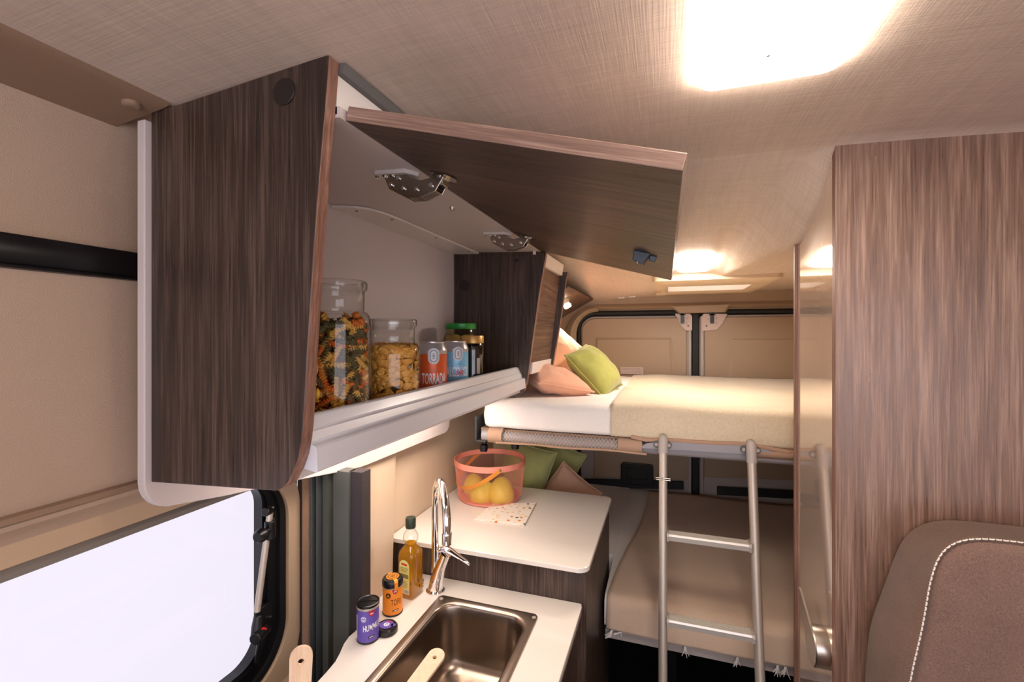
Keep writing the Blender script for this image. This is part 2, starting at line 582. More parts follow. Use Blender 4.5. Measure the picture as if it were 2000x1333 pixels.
def plate(outline, holes, z0, z1):
    """flat slab with holes, from a filled 2-D curve"""
    cu = bpy.data.curves.new('tmp', 'CURVE')
    cu.dimensions = '2D'; cu.fill_mode = 'BOTH'
    for poly in [outline] + holes:
        sp = cu.splines.new('POLY')
        sp.points.add(len(poly) - 1)
        for q, p in zip(sp.points, poly): q.co = (p[0], p[1], 0, 1)
        sp.use_cyclic_u = True
    cu.extrude = (z1 - z0) / 2
    o = bpy.data.objects.new('tmp', cu)
    C.objects.link(o)
    dg = bpy.context.evaluated_depsgraph_get()
    me = bpy.data.meshes.new_from_object(o.evaluated_get(dg))
    bm = bmesh.new(); bm.from_mesh(me)
    bpy.data.objects.remove(o); bpy.data.curves.remove(cu); bpy.data.meshes.remove(me)
    bmesh.ops.remove_doubles(bm, verts=bm.verts, dist=1e-5)
    bmesh.ops.translate(bm, verts=bm.verts, vec=(0, 0, (z0 + z1) / 2))
    return bm


def letters(text, size, place, sx=1.0, bold=0.0, spacing=1.0, shear=0.0):
    """lettering as a mesh; place(x, y) maps the text plane into the scene"""
    sx_is_width = sx < 0
    cu = bpy.data.curves.new('tmp', 'FONT')
    cu.body = text; cu.size = size; cu.align_x = 'CENTER'; cu.align_y = 'CENTER'
    cu.offset = bold; cu.space_character = spacing; cu.shear = shear
    cu.resolution_u = 3
    o = bpy.data.objects.new('tmp', cu)
    C.objects.link(o)
    dg = bpy.context.evaluated_depsgraph_get()
    me = bpy.data.meshes.new_from_object(o.evaluated_get(dg))
    bm = bmesh.new(); bm.from_mesh(me)
    bpy.data.objects.remove(o); bpy.data.curves.remove(cu); bpy.data.meshes.remove(me)
    if sx_is_width:
        w_now = max(v.co.x for v in bm.verts) - min(v.co.x for v in bm.verts)
        sx = -sx / w_now
    bmesh.ops.subdivide_edges(bm, edges=[e for e in bm.edges if abs(e.verts[0].co.x - e.verts[1].co.x) > size * 0.18], cuts=2)
    for v in bm.verts:
        v.co = V(place(v.co.x * sx, v.co.y))
    return bm


def merge(bm, other):
    me = bpy.data.meshes.new('tmp'); other.to_mesh(me); other.free()
    bm.from_mesh(me); bpy.data.meshes.remove(me)


def copy_thing(root, loc, rot=None, label=None, group=None):
    r = root.copy(); C.objects.link(r); r.location = loc
    if rot is not None: r.rotation_euler = rot
    if label: r['label'] = label
    if group: r['group'] = group
    for ch in root.children:
        c = ch.copy(); C.objects.link(c); c.parent = r
        for g in ch.children:
            d = g.copy(); C.objects.link(d); d.parent = c
    return r


BM = bmesh.new

# ================================================================ THE SHELL
YR = 2.35     # rear doors


def roof(x, y):
    front = 0.339 - 0.055 * x * x
    rear = 0.206 - 0.055 * (x - 0.45) ** 2
    if y <= 0.944:
        return max(front, rear)
    t = min(1.0, max(0.0, -x / 0.36)); t = t * t * (3 - 2 * t)      # the roof stays high over the overhead cabinets
    a = front - 0.162 * max(0.0, y - 0.944 - 0.44 * t)
    # fold running back and left from the top of the partition
    xc = 0.16 + 0.124 * math.exp(-(y - 0.944) / 0.2)
    b = a - 1.12 * max(0.0, min(x, 0.284) - xc)
    k = 0.012
    h = max(0.0, k - abs(b - rear)) / k
    return max(b, rear) + h * h * k * 0.25


bm = BM()
YROWS = [-1.1 + 2.0439 * k / 40 for k in range(41)] + [0.9442 + (YR + 0.06 - 0.9442) * k / 130 for k in range(131)]
nx, ny = 90, len(YROWS) - 1
grid = []
for i in range(nx + 1):
    x = -0.80 + 1.85 * i / nx
    row = []
    for j in range(ny + 1):
        y = YROWS[j]
        xx = x
        row.append(bm.verts.new((x, y, roof(x, y) + (0.012 if x < -0.66 else 0))))
    grid.append(row)
for i in range(nx):
    for j in range(ny):
        cx = (grid[i][j].co.x + grid[i + 1][j].co.x) / 2; cy = (grid[i][j].co.y + grid[i][j + 1].co.y) / 2
        if 0.0 < cx < 0.32 and 1.86 < cy < 2.14:
            continue
        bm.faces.new((grid[i][j], grid[i + 1][j], grid[i + 1][j + 1], grid[i][j + 1]))
struct('ceiling', bm, 'ceiling', smooth=0.9)

bm = BM(); box(bm, -0.85, 1.05, -1.1, YR + 0.1, -1.53, -1.5)
struct('floor', bm, 'void')

# left wall: sliding door side (profile in x,z pushed along y), opening for the window
WX = -0.78
WY0, WY1, WZ0, WZ1 = -0.30, 0.715, -0.655, -0.290
bm = BM()
upper = [(-0.742, 0.33), (-0.750, 0.30), (-0.768, 0.25), (-0.772, 0.18), (-0.760, 0.125), (-0.752, 0.11),
         (-0.752, 0.085), (-0.751, 0.0), (-0.748, -0.12), (-0.749, -0.216), (-0.752, -0.222), (-0.745, -0.228), (-0.748, -0.236),
         (-0.757, -0.243), (-0.772, -0.262), (-0.776, -0.285), (-0.785, -0.292), (-0.83, -0.292), (-0.83, 0.33)]
prism(bm, upper, 1, -1.1, 0.82)
lower = [(-0.775, -0.725), (-0.755, -0.76), (-0.75, -1.5), (-0.83, -1.5), (-0.83, -0.725)]
prism(bm, lower, 1, -1.1, 0.82)
box(bm, -0.83, -0.77, -1.1, WY0 - 0.07, -0.73, -0.29)
struct('wall_left', bm, 'beige_soft', smooth=0.5)

# brown cap of the lining, window head
bm = BM(); prism(bm, [(-0.7485, -0.2165), (-0.742, -0.219), (-0.741, -0.226), (-0.7445, -0.229), (-0.752, -0.226)], 1, -1.1, 0.80)
struct('trim_1', bm, 'beige_dark', smooth=0.8)
bm = BM(); prism(bm, [(-0.772, -0.232), (-0.7475, -0.2335), (-0.7575, -0.2425), (-0.7725, -0.2615), (-0.7765, -0.284), (-0.79, -0.286)], 1, -1.1, 0.80)
struct('trim_2', bm, 'cream', smooth=0.8)
bm = BM(); prism(bm, [(-0.79, -0.283), (-0.773, -0.286), (-0.766, -0.294), (-0.768, -0.303), (-0.776, -0.306), (-0.79, -0.305)], 1, -1.1, 0.72)
struct('trim_3', bm, 'gray', smooth=0.8)
# black rail across the door
bm = BM(); prism(bm, [(-0.772, 0.120), (-0.751, 0.1235), (-0.745, 0.112), (-0.745, 0.092), (-0.749, 0.083), (-0.772, 0.082)], 1, -1.1, 0.80)
prism(bm, [(-0.7450, 0.0865), (-0.7425, 0.0845), (-0.7445, 0.0815), (-0.752, 0.0805)], 1, -1.1, 0.80)
struct('trim_4', bm, 'black', smooth=0.6)
# taupe roof edge trim with a round button
bm = BM()
prism(bm, [(-0.640, 0.3225), (-0.638, 0.3165), (-0.644, 0.3125), (-0.660, 0.3095), (-0.700, 0.3055), (-0.752, 0.300), (-0.79, 0.300), (-0.79, 0.34), (-0.640, 0.34)], 1, -1.1, 0.438)
struct('trim_5', bm, 'beige_dark', smooth=0.9)
bm = BM(); lathe(bm, [(0.0105, 0.002), (0.0105, -0.003), (0.0085, -0.0048), (0.004, -0.005)], (-0.672, 0.411, 0.3075), 24)
struct('trim_6', bm, 'beige_dark', smooth=0.7)

# window: black rounded frame, beige surround, milky pane
def ring(bm, o_out, o_in, xa, xb):
    """rounded ring in the y,z plane"""
    n = len(o_out)
    loops = [[bm.verts.new((xa, p[0], p[1])) for p in o_out], [bm.verts.new((xb, p[0], p[1])) for p in o_out],
             [bm.verts.new((xb, p[0], p[1])) for p in o_in], [bm.verts.new((xa, p[0], p[1])) for p in o_in]]
    for a, b in ((0, 1), (1, 2), (2, 3), (3, 0)):
        for i in range(n):
            bm.faces.new((loops[a][i], loops[a][(i + 1) % n], loops[b][(i + 1) % n], loops[b][i]))


bm = BM()
ring(bm, rrect(WY0 - 0.06, 0.778, -0.712, -0.286, 0.105, 12), rrect(WY0, WY1, WZ0, WZ1, 0.055, 12), -0.80, -0.778)
win = struct('window_1', bm, 'black', smooth=0.5)
for name, m_, o1, i1, xa, xb in (
        ('frame_bead', 'black_matte', rrect(WY0 - 0.052, 0.768, -0.704, -0.288, 0.10, 12), rrect(WY0 - 0.036, 0.755, -0.692, -0.290, 0.088, 12), -0.779, -0.772),
        ('frame_bead', 'black', rrect(WY0 - 0.018, 0.738, -0.674, -0.290, 0.072, 12), rrect(WY0 - 0.004, 0.724, -0.662, -0.292, 0.06, 12), -0.779, -0.7735)):
    bm = BM(); ring(bm, o1, i1, xa, xb)
    obj(name, bm, m_, win, smooth=0.7)
bm = BM(); prism(bm, rrect(WY0 - 0.01, WY1 + 0.01, WZ0 - 0.01, WZ1 + 0.01, 0.06, 12), 0, -0.797, -0.794)
obj('window_pane', bm, 'pane', win)
bm = BM()
ring(bm, rrect(WY0 - 0.13, 0.808, -0.78, -0.24, 0.14, 14), rrect(WY0 - 0.055, 0.776, -0.710, -0.288, 0.103, 14), -0.80, -0.770)
struct('trim_7', bm, 'beige', smooth=0.8)
# blackout seal behind the surround
bm = BM(); ring(bm, rrect(WY0 - 0.2, 0.83, -1.0, 0.0, 0.02, 2), rrect(WY0 - 0.05, 0.77, -0.70, -0.29, 0.1, 2), -0.835, -0.80)
struct('trim_8', bm, 'black_matte')

# window stay with knobs
stay = thing('window_stay', 'silver window stay with black knobs beside the milky side window', 'window stay', on(503, 1240, X=-0.765))
a = on(529, 1000, X=-0.762); b = on(502, 1195, X=-0.762)
bm = BM(); tube(bm, [a + V((0, 0, 0.01)), b], 0.0062, 14); obj('arm', bm, 'alu', stay, smooth=0.8)
bm = BM()
k = on(527, 1035, X=-0.760)
tube(bm, [k + V((0, 0, 0.018)), k - V((0, 0, 0.018))], 0.0105, 16)
tube(bm, [k, k + V((0.004, -0.018, 0))], [0.008, 0.007], 14)
obj('upper_clamp', bm, 'black', stay, smooth=0.8, bevel=0.001)
bm = BM()
kk = k + V((0.004, -0.018, 0)); dd = V((0.2, -0.98, 0))
tube(bm, [kk, kk + dd * 0.004, kk + dd * 0.014, kk + dd * 0.02], [0.009, 0.0135, 0.0135, 0.009], 18)
obj('knob', bm, 'black', stay, smooth=0.8)
bm = BM()
k2 = on(524, 1006, X=-0.762)
tube(bm, [k2 + V((0, 0.006, 0.007)), k2 + V((0.004, -0.012, 0.010))], [0.008, 0.009], 12)
box(bm, -0.772, -0.764, k.y + 0.004, k.y + 0.021, k.z - 0.02, k.z + 0.032)
obj('top_bracket', bm, 'black', stay, smooth=0.7, bevel=0.0015)
for q in (on(532, 1013, X=-0.7635), on(533, 1036, X=-0.7635)):
    bm = BM(); disc(bm, q, (1, 0, 0), 0.0025, 0.003, 10)
    obj('screw', bm, 'nickel', stay)
bm = BM()
k3 = on(516, 1205, X=-0.762); k4 = on(512, 1232, X=-0.760)
tube(bm, [k3 + V((0, -0.014, 0.012)), k3 + V((0, -0.016, -0.01)), k4 + V((0, -0.018, -0.012))], [0.008, 0.011, 0.008], 12)
box(bm, -0.774, -0.763, k3.y - 0.01, k3.y + 0.02, k4.z - 0.012, k3.z + 0.02)
tube(bm, [k4 + V((0.002, 0.006, 0)), k4 + V((0.010, -0.026, 0))], [0.0105, 0.0115], 16)
tube(bm, [k4 + V((-0.004, 0, -0.01)), k4 + V((-0.006, -0.008, -0.06))], [0.006, 0.004], 8)
obj('lower_lock', bm, 'black', stay, smooth=0.7, bevel=0.0012)
bm = BM(); q = on(513, 1232, X=-0.752); disc(bm, q, (1, -0.35, 0), 0.0062, 0.004, 18)
obj('release_button', bm, 'reddot', stay, smooth=0.7)
for q in (on(526, 1205, X=-0.7625), on(525, 1232, X=-0.7625)):
    bm = BM(); disc(bm, q, (1, 0, 0), 0.0028, 0.003, 10)
    obj('screw', bm, 'nickel', stay)

# door post between the window and the kitchen wall: upright strips facing forward
def strip(name, x0, x1, y, mat, depth=0.03, z0=-1.5, z1=-0.18, round_=False):
    bm = BM()
    if x1 > -0.70: z1 = -0.297
    if round_:
        n = 8
        pts = [(x0, y + depth)] + [(x0 + (x1 - x0) * k / n, y - 0.008 * math.sin(PI * k / n)) for k in range(n + 1)] + [(x1, y + depth)]
        prism(bm, pts, 2, z0, z1)
    else:
        prism(bm, [(x0, y + depth), (x0, y), (x1, y), (x1, y + depth)], 2, z0, z1)
    return struct(name, bm, mat, smooth=0.6)


def xat(px, y):
    d = ray(px, 1100)
    return d.x / d.y * y


strip('trim_9', -0.80, xat(603, 0.835), 0.835, 'black_matte')
strip('trim_10', xat(584, 0.815), xat(593, 0.815), 0.813, 'fuzzy_dk', 0.02, round_=True)
strip('trim_11', xat(592, 0.808), xat(603, 0.808), 0.806, 'fuzzy', 0.03, round_=True)
for k, (pa, pb, yy, mm) in enumerate(((603, 608, 0.822, 'gray_dk'), (608, 615, 0.814, 'gray_dk'), (615, 619, 0.826, 'black_matte'), (619, 626, 0.816, 'gray_dk'),
                                      (626, 630, 0.828, 'black_matte'), (630, 641, 0.818, 'gray_green'), (641, 651, 0.850, 'black_matte'),
                                      (651, 681, 0.820, 'gray_green'), (681, 707, 0.826, 'aub'))):
    strip('trim_%d' % (12 + k), xat(pa, yy), xat(pb, yy), yy, mm, 0.03, round_=mm == 'gray_dk')

# curved wall panel beside the worktop and the wall behind it
def panel_x(z):   # (x, y) of the panel's near edge, far edge and of the wall behind
    t = (z + 0.64) / 0.32
    ra = -0.7618 + 0.0068 * t
    rb = -0.655 + 0.0105 * t
    xn = -0.642 - 0.048 * t
    xf = -0.662 - 0.046 * t
    return (xn, xn / ra), (xf, xf / rb)


bm = BM()
rings = []
for k in range(22):
    z = -1.5 + (1.62) * k / 21
    zz = max(z, -0.66)
    (xn, yn), (xf, yf) = panel_x(zz)
    r = 0.007
    rings.append([(xn - 0.10, yn + 0.004, z), (xn - r, yn, z), (xn - r * 0.3, yn + r * 0.25, z), (xn, yn + r, z), (xn - 0.0005, yn + 0.016, z), (xn - 0.006, yn + 0.022, z),
                  (xn - 0.006 + (xf - xn) * 0.5, (yn + yf) / 2, z), (xf, yf - 0.01, z), (xf - 0.004, yf, z), (xf - 0.09, yf, z)])
loft(bm, rings)
struct('wall_left_panel', bm, 'cream', smooth=0.9)
bm = BM()
rings = []
for z, x in ((-1.5, -0.712), (-0.64, -0.712), (-0.55, -0.716), (-0.45, -0.726), (-0.32, -0.742), (-0.1, -0.735), (0.05, -0.72), (0.14, -0.69), (0.19, -0.63), (0.23, -0.56), (0.4, -0.56)):
    xf_ = min(x, -0.712)
    rings.append([(xf_, 0.86, z), (xf_, 1.43, z), (x, 1.44, z), (x, YR + 0.05, z), (-0.86, YR + 0.05, z), (-0.86, 0.86, z)])
loft(bm, rings)
struct('wall_left_rear', bm, 'cream', smooth=0.9)

# right side wall and the cab end (open above the dashboard for daylight)
bm = BM(); box(bm, 1.0, 1.05, -1.1, YR + 0.1, -1.5, -0.60); box(bm, 1.0, 1.05, -0.1, YR + 0.1, -0.60, 0.36); box(bm, 1.0, 1.05, -1.1, -0.1, 0.2, 0.36)
struct('wall_right', bm, 'beige')
bm = BM(); box(bm, -0.85, 1.05, -1.15, -1.1, -1.5, -0.65)
box(bm, -0.85, 1.05, -1.15, -1.1, 0.25, 0.40)
struct('wall_front', bm, 'beige')

# ================================================================ REAR DOORS
bm = BM()
# header with rounded opening corner
box(bm, -0.86, 1.05, YR + 0.03, YR + 0.09, -1.5, 0.45)
struct('wall_rear', bm, 'black_matte')


def rear(px, py, dy=0.0):
    return on(px, py, Y=YR + dy)


zt = rear(1300, 612).z      # door opening top
xl = rear(1131, 700).x      # door opening left
bm = BM()
# header/side frame as ring around the opening
fr_out = rrect(-0.83, 1.03, -1.5, 0.36, 0.001, 12)
fr_in = rrect(xl, 1.15, -1.45, zt + 0.005, [0.01, 0.085, 0.01, 0.01], 12)
n = len(fr_out)
lo = [[bm.verts.new((p[0], y, p[1])) for p in poly] for poly, y in ((fr_out, YR), (fr_in, YR), (fr_in, YR + 0.03))]
for a in (0, 1):
    for i in range(n):
        bm.faces.new((lo[a][i], lo[a][(i + 1) % n], lo[a + 1][(i + 1) % n], lo[a + 1][i]))
fr_in2 = [(x - 0.012 if x < 0.5 else x, z + 0.010) for x, z in fr_in]
struct('wall_rear_surround', bm, 'rear', smooth=0.5)
# black rubber seal
bm = BM()
pts = [(x + 0.004, YR - 0.004, z - 0.004) for x, z in fr_in if x < 1.06 or True]
pts = [p for p in pts if p[2] > -1.3 and p[0] < 1.1]
pts.sort(key=lambda p: 0)
# order: right-top .. left-top arc .. left-bottom
seal = [(1.02, YR - 0.003, zt), ] + [(x, YR - 0.003, z) for x, z in fr_in[13:26]] + [(xl, YR - 0.003, -1.3)]
tube(bm, seal, 0.0115, 10)
struct('trim_21', bm, 'black_matte', smooth=0.9)
# moulded header groove
bm = BM(); prism(bm, [(YR - 0.016, rear(1300, 596, -0.01).z), (YR - 0.022, rear(1300, 599, -0.01).z), (YR - 0.004, rear(1300, 604).z), (YR + 0.01, rear(1300, 604).z), (YR + 0.01, rear(1300, 590).z)], 0, rear(1165, 600).x, 1.0)
struct('trim_22', bm, 'rear', smooth=0.8)
# curved corner post of the rear frame
bm = BM()
rings = []
for k in range(13):
    t = k / 12
    a = PI / 2 * (1 - t)
    cx = xl + 0.10; cz = zt - 0.11
    x_o = cx - 0.165 * math.cos(a * 0.999) ; z_o = cz + 0.155 * math.sin(a)
    x_i = cx - 0.112 * math.cos(a); z_i = cz + 0.122 * math.sin(a)
    rings.append([(x_o, YR - 0.02, z_o), ((x_o + x_i) / 2, YR - 0.035, (z_o + z_i) / 2), (x_i, YR - 0.012, z_i), (x_i, YR + 0.01, z_i), (x_o, YR + 0.01, z_o)])
rings.append([(p[0], p[1], -1.4) for p in rings[-1]])
loft(bm, rings)
struct('trim_23', bm, 'rear', smooth=0.8)


# door leaves
def leaf(idx, x0, x1, left):
    bm = BM()
    rr = [0.02, 0.075, 0.01, 0.01] if left else [0.01, 0.02, 0.01, 0.01]
    prism(bm, [(x, z) for x, z in rrect(x0, x1, -1.4, zt - 0.012, rr, 10)], 1, YR + 0.006, YR + 0.03)
    d = struct('door_%d' % idx, bm, 'gray_pl', bevel=0.004)
    bm = BM()
    ins = 0.014
    xa, xb = (x0 + 0.008, x1 - 0.022) if left else (x0 + 0.022, x1)
    prism(bm, rrect(xa, xb, -0.40, zt - 0.022, [0.015, 0.068, 0.01, 0.01] if left else 0.01, 10), 1, YR - 0.004, YR + 0.02)
    obj('lining', bm, 'rear', d, smooth=0.6, bevel=0.004)
    return d


xc0 = rear(1351, 700).x; xc1 = rear(1366, 700).x
dL = leaf(1, xl + 0.006, xc0, True)
dR = leaf(2, xc1, 1.0, False)
# raised fields pressed into the linings
bm = BM()
A = [rear(1163, 660, -0.005), rear(1312, 660, -0.005), rear(1328, 760, -0.005), rear(1160, 760, -0.005)]
B = [p + V((0, -0.010, 0)) for p in (rear(1168, 664), rear(1306, 664), rear(1312, 760), rear(1165, 760))]
skin_prism(bm, A, B)
obj('raised_field', bm, 'rear', dL, bevel=0.003)
bm = BM()
A = [rear(1433, 662, -0.005), rear(1560, 662, -0.005), rear(1560, 760, -0.005), rear(1413, 760, -0.005)]
B = [p + V((0, -0.010, 0)) for p in (rear(1431, 664), rear(1560, 664), rear(1560, 760), rear(1430, 760))]
skin_prism(bm, A, B)
obj('raised_field', bm, 'rear', dR, bevel=0.003)
# lower linings seen between the bunks
for d, pa, pb in ((dL, 1160, 1345), (dR, 1375, 1560)):
    bm = BM()
    A = [rear(pa, 880, -0.004), rear(pb, 880, -0.004), rear(pb, 938, -0.004), rear(pa, 932, -0.004)]
    skin_prism(bm, A, [p + V((0, -0.006, 0)) for p in A])
    obj('lower_lining', bm, 'rear', d, bevel=0.003)
bm = BM()
A = [rear(1140, 935, -0.012), rear(1335, 940, -0.012), rear(1335, 956, -0.012), rear(1140, 950, -0.012)]
skin_prism(bm, A, [p + V((0, -0.012, 0)) for p in A]); obj('rubber_edge', bm, 'black_matte', dL, bevel=0.002)
bm = BM()
A = [rear(1400, 950, -0.012), rear(1560, 958, -0.012), rear(1560, 974, -0.012), rear(1400, 966, -0.012)]
skin_prism(bm, A, [p + V((0, -0.012, 0)) for p in A]); obj('rubber_edge', bm, 'black_matte', dR, bevel=0.002)
bm = BM()
a = rear(1213, 904, -0.03); b = rear(1276, 950, -0.03)
prism(bm, rrect(a.x, b.x, b.z, a.z, 0.012, 5), 1, YR - 0.045, YR)
prism(bm, rrect(a.x + 0.03, b.x - 0.03, b.z + 0.03, a.z - 0.02, 0.008, 5), 1, YR - 0.05, YR - 0.04)
obj('handle_box', bm, 'black', dL, bevel=0.003)
# centre rubber and white flanges
bm = BM(); box(bm, xc0 + 0.002, xc1 - 0.002, YR - 0.004, YR + 0.01, -1.4, zt)
struct('trim_24', bm, 'black_matte', bevel=0.003)
for px, dd, nm in ((1347, dL, 'flange'), (1371, dR, 'flange')):
    x = rear(px, 700).x
    bm = BM(); box(bm, x - 0.007, x + 0.007, YR - 0.010, YR + 0.006, -1.3, zt - 0.016)
    obj(nm, bm, 'gray_pl', dd, bevel=0.003)
# latch plates, one at the top of each leaf
def latch(pxs, d, mirror):
    A = [rear(px, py, -0.012) for px, py in pxs]
    bm = BM(); skin_prism(bm, A, [p + V((0, 0.008, 0)) for p in A])
    o = obj('latch_plate', bm, 'sticker', d, bevel=0.002)
    cx = 1333 if not mirror else 1391
    for q in ((cx - 8, 624), (cx + 9, 622), (cx + 8, 632)):
        bm = BM(); disc(bm, rear(q[0], q[1], -0.012), (0, -1, 0), 0.0045, 0.004, 12)
        obj('screw', bm, 'gray_pl', o)
    bm = BM()
    c0 = rear(cx, 613, -0.02); c1 = rear(cx, 632, -0.02)
    box(bm, c0.x - 0.013, c0.x + 0.013, c0.y, c0.y + 0.01, c0.z - 0.008, c0.z + 0.004)
    box(bm, c0.x - 0.008, c0.x + 0.008, c0.y, c0.y + 0.012, c1.z, c0.z)
    q = rear(cx + (11 if not mirror else -11), 637, -0.0125)
    disc(bm, q, (0, -1, 0), 0.004, 0.001, 12)
    obj('latch', bm, 'black', o, bevel=0.001)


latch([(1318, 613), (1348, 613), (1352, 618), (1352, 646), (1340, 646), (1331, 638)], dL, False)
latch([(1374, 613), (1421, 613), (1412, 632), (1400, 645), (1372, 647), (1370, 620)], dR, True)
# trapezoid grab cover above the latches
bm = BM()
A = [rear(1306, 596, 0), rear(1432, 592, 0), rear(1420, 611, 0), rear(1325, 614, 0)]
B = [rear(1310, 598, -0.035), rear(1426, 594, -0.035), rear(1415, 610, -0.03), rear(1329, 612, -0.03)]
skin_prism(bm, A, B)
tag(obj('latch_cover', bm, 'rear', bevel=0.005, seg=3), 'beige trapezoid cover above the meeting rear doors', 'cover')
# sticker with fine print
a = rear(1212, 717, -0.017); b = rear(1256, 732, -0.017)
bm = BM(); box(bm, a.x, b.x, a.y - 0.0008, a.y + 0.012, b.z, a.z)
stk = tag(obj('information_sticker', bm, 'sticker'), 'small white sticker with fine print on left rear door', 'sticker')
bm = BM()
for k in range(5):
    z = a.z - 0.005 - k * 0.0070
    random.seed(k)
    x = a.x + 0.004
    while x < b.x - 0.012:
        w = random.uniform(0.006, 0.014)
        box(bm, x, min(x + w, b.x - 0.004), a.y - 0.0014, a.y - 0.0005, z - 0.0028, z)
        x += w + 0.003
obj('fine_print', bm, 'stickink', stk)

# roof hatch above the bed
hr = lambda x: roof(x, 2.0)
hx0, hx1 = -0.045, 0.37
hy0, hy1 = 1.71, 2.25
hz = roof(0.30, 1.95)
bm = BM()
o1 = rrect(hx0, hx1, hy0, hy1, 0.02, 4); i1 = rrect(0.01, 0.31, 1.87, 2.13, 0.012, 4)
n = len(o1)
L = [[bm.verts.new((p[0], p[1], z)) for p in poly] for poly, z in ((o1, hz + 0.025), (o1, hz - 0.012), (rrect(hx0 + 0.02, hx1 - 0.02, hy0 + 0.02, hy1 - 0.02, 0.018, 4), hz - 0.019),
                                                                     (rrect(-0.003, 0.323, 1.857, 2.143, 0.012, 4), hz - 0.019), (i1, hz - 0.012), (i1, hz + 0.04))]
for a in range(len(L) - 1):
    for i in range(n):
        bm.faces.new((L[a][i], L[a][(i + 1) % n], L[a + 1][(i + 1) % n], L[a + 1][i]))
hatch = struct('window_2', bm, plain('hatch_frame_plastic', rgb(222, 200, 172), 0.4), smooth=0.5)
bm = BM(); box(bm, 0.005, 0.315, 1.865, 2.135, hz + 0.03, hz + 0.034)
obj('hatch_pane', bm, 'hatch_glass', hatch)
bm = BM(); prism(bm, [(-0.04, 2.14), (-0.01, 2.13), (0.00, 2.10), (-0.01, 2.07), (-0.04, 2.08)], 2, hz - 0.03, hz - 0.018)
obj('hatch_handle', bm, plain('hatch_handle_plastic', rgb(206, 182, 154), 0.4), hatch, bevel=0.003)

# little fixing clips in the rear ceiling
clip_spots = [((1214, 557), None), ((1235, 580), None), ((1520, 573), None)]
lab = ['small T-shaped clip in rear ceiling furthest from the back doors', 'small ceiling clip just above the left rear door', 'small ceiling clip above the right rear door']
for (pq, _), lb in zip(clip_spots, lab):
    zz = 0.18
    for _i in range(6):
        p = on(pq[0], pq[1], Z=zz)
        p = V((p.x, min(p.y, YR - 0.03), 0)); zz = roof(p.x, p.y) - 0.002
    bm = BM()
    box(bm, p.x - 0.016, p.x + 0.016, p.y - 0.003, p.y + 0.003, zz - 0.003, zz + 0.006)
    box(bm, p.x - 0.0025, p.x + 0.0025, p.y - 0.004, p.y + 0.028, zz - 0.003, zz + 0.006)
    tag(obj('ceiling_clip', bm, 'satin', bevel=0.001), lb, 'clip', 'fixing clips in the rear ceiling')

# ================================================================ LIGHTS IN THE CEILING
def ceiling_lamp(cx, cy, w, d, h, mat, label, tilt=0.0):
    z = roof(cx, cy) + 0.002
    t = thing('ceiling_lamp', label, 'lamp', (cx, cy, z))
    bm = BM()
    loft(bm, [[(p[0], p[1], z + zz + (p[1] - cy) * tilt) for p in rrect(cx - w / 2 - e, cx + w / 2 + e, cy - d / 2 - e, cy + d / 2 + e, r, 8)] for e, zz, r in
              ((0.0, 0.0, 0.022), (0.0, -h * 0.5, 0.022), (-0.003, -h * 0.85, 0.020), (-0.008, -h, 0.016))])
    obj('diffuser', bm, mat, t, smooth=0.8)
    bm = BM(); vs_ = prism(bm, rrect(cx - w / 2 + 0.005, cx + w / 2 - 0.005, cy - d / 2 + 0.005, cy + d / 2 - 0.005, 0.02, 8), 2, z - 0.002, z + 0.004)
    for v in vs_: v.co.z += (v.co.y - cy) * tilt
    obj('base_plate', bm, 'white', t)
    return t


l1 = ceiling_lamp(0.122, 0.530, 0.163, 0.27, 0.016, 'lamp', 'large glowing rectangular lamp on ceiling nearest the camera')
bm = BM(); q = on(1501, 108, Z=roof(0.12, 0.6) - 0.0145)
disc(bm, q, (0, 0, -1), 0.0022, 0.001, 10)
obj('touch_dot', bm, 'nickel', l1)
ceiling_lamp(0.088, 1.575, 0.104, 0.17, 0.014, 'lamp2', 'smaller glowing rectangular lamp on ceiling in front of hatch', -0.15)
l2 = [o for o in C.objects if o.name.startswith('ceiling_lamp')][-1]
al = bpy.data.lights.new('ceiling_lamp_light', 'AREA')
al.shape = 'RECTANGLE'; al.size = 0.09; al.size_y = 0.15; al.energy = LAMP2_W; al.color = LAMP_COL
alo = bpy.data.objects.new('ceiling_lamp_light', al); C.objects.link(alo)
alo.location = (0, 0, -0.022); alo.parent = l2

# ================================================================ OVERHEAD CABINET
Y0, Y0b, Y1, Y1b = 0.440, 0.458, 1.400, 1.418
XB = -0.68
cab = thing('overhead_cabinet', 'dark wood overhead cabinet with its flap door raised and food inside', 'cabinet', (-0.55, 0.93, -0.17))
# near side panel
face = [(343, 206), (638, 107), (643, 108), (640, 150), (625, 330), (613.5, 480), (600, 700), (595.5, 780), (592.5, 830), (589, 862), (583, 893), (573, 922), (560, 946), (549, 955), (538, 959.5)]
P = [on(px, py, Y=Y0) for px, py in face]
poly = [(XB + 0.001, 0.300), (XB + 0.001, 0.312)] + [(p.x, p.z) for p in P] + [(XB + 0.001, -0.205)]
bm = BM(); vs = prism(bm, poly, 1, Y0, Y0b)
edge_mat_faces = []
for f in bm.faces:
    f.normal_update()
for f in bm.faces:
    if abs(f.normal.y) < 0.5:
        f.material_index = 1
obj('side_panel', bm, ['wood_z', 'edge_z'], cab, bevel=0.0012)
bm = BM(); q = on(556, 180, Y=Y0); disc(bm, (q.x, Y0 + 0.001, q.z), (0, -1, 0), 0.0165, 0.003, 36)
obj('cover_cap', bm, 'disc', cab, smooth=0.5, bevel=0.0008)
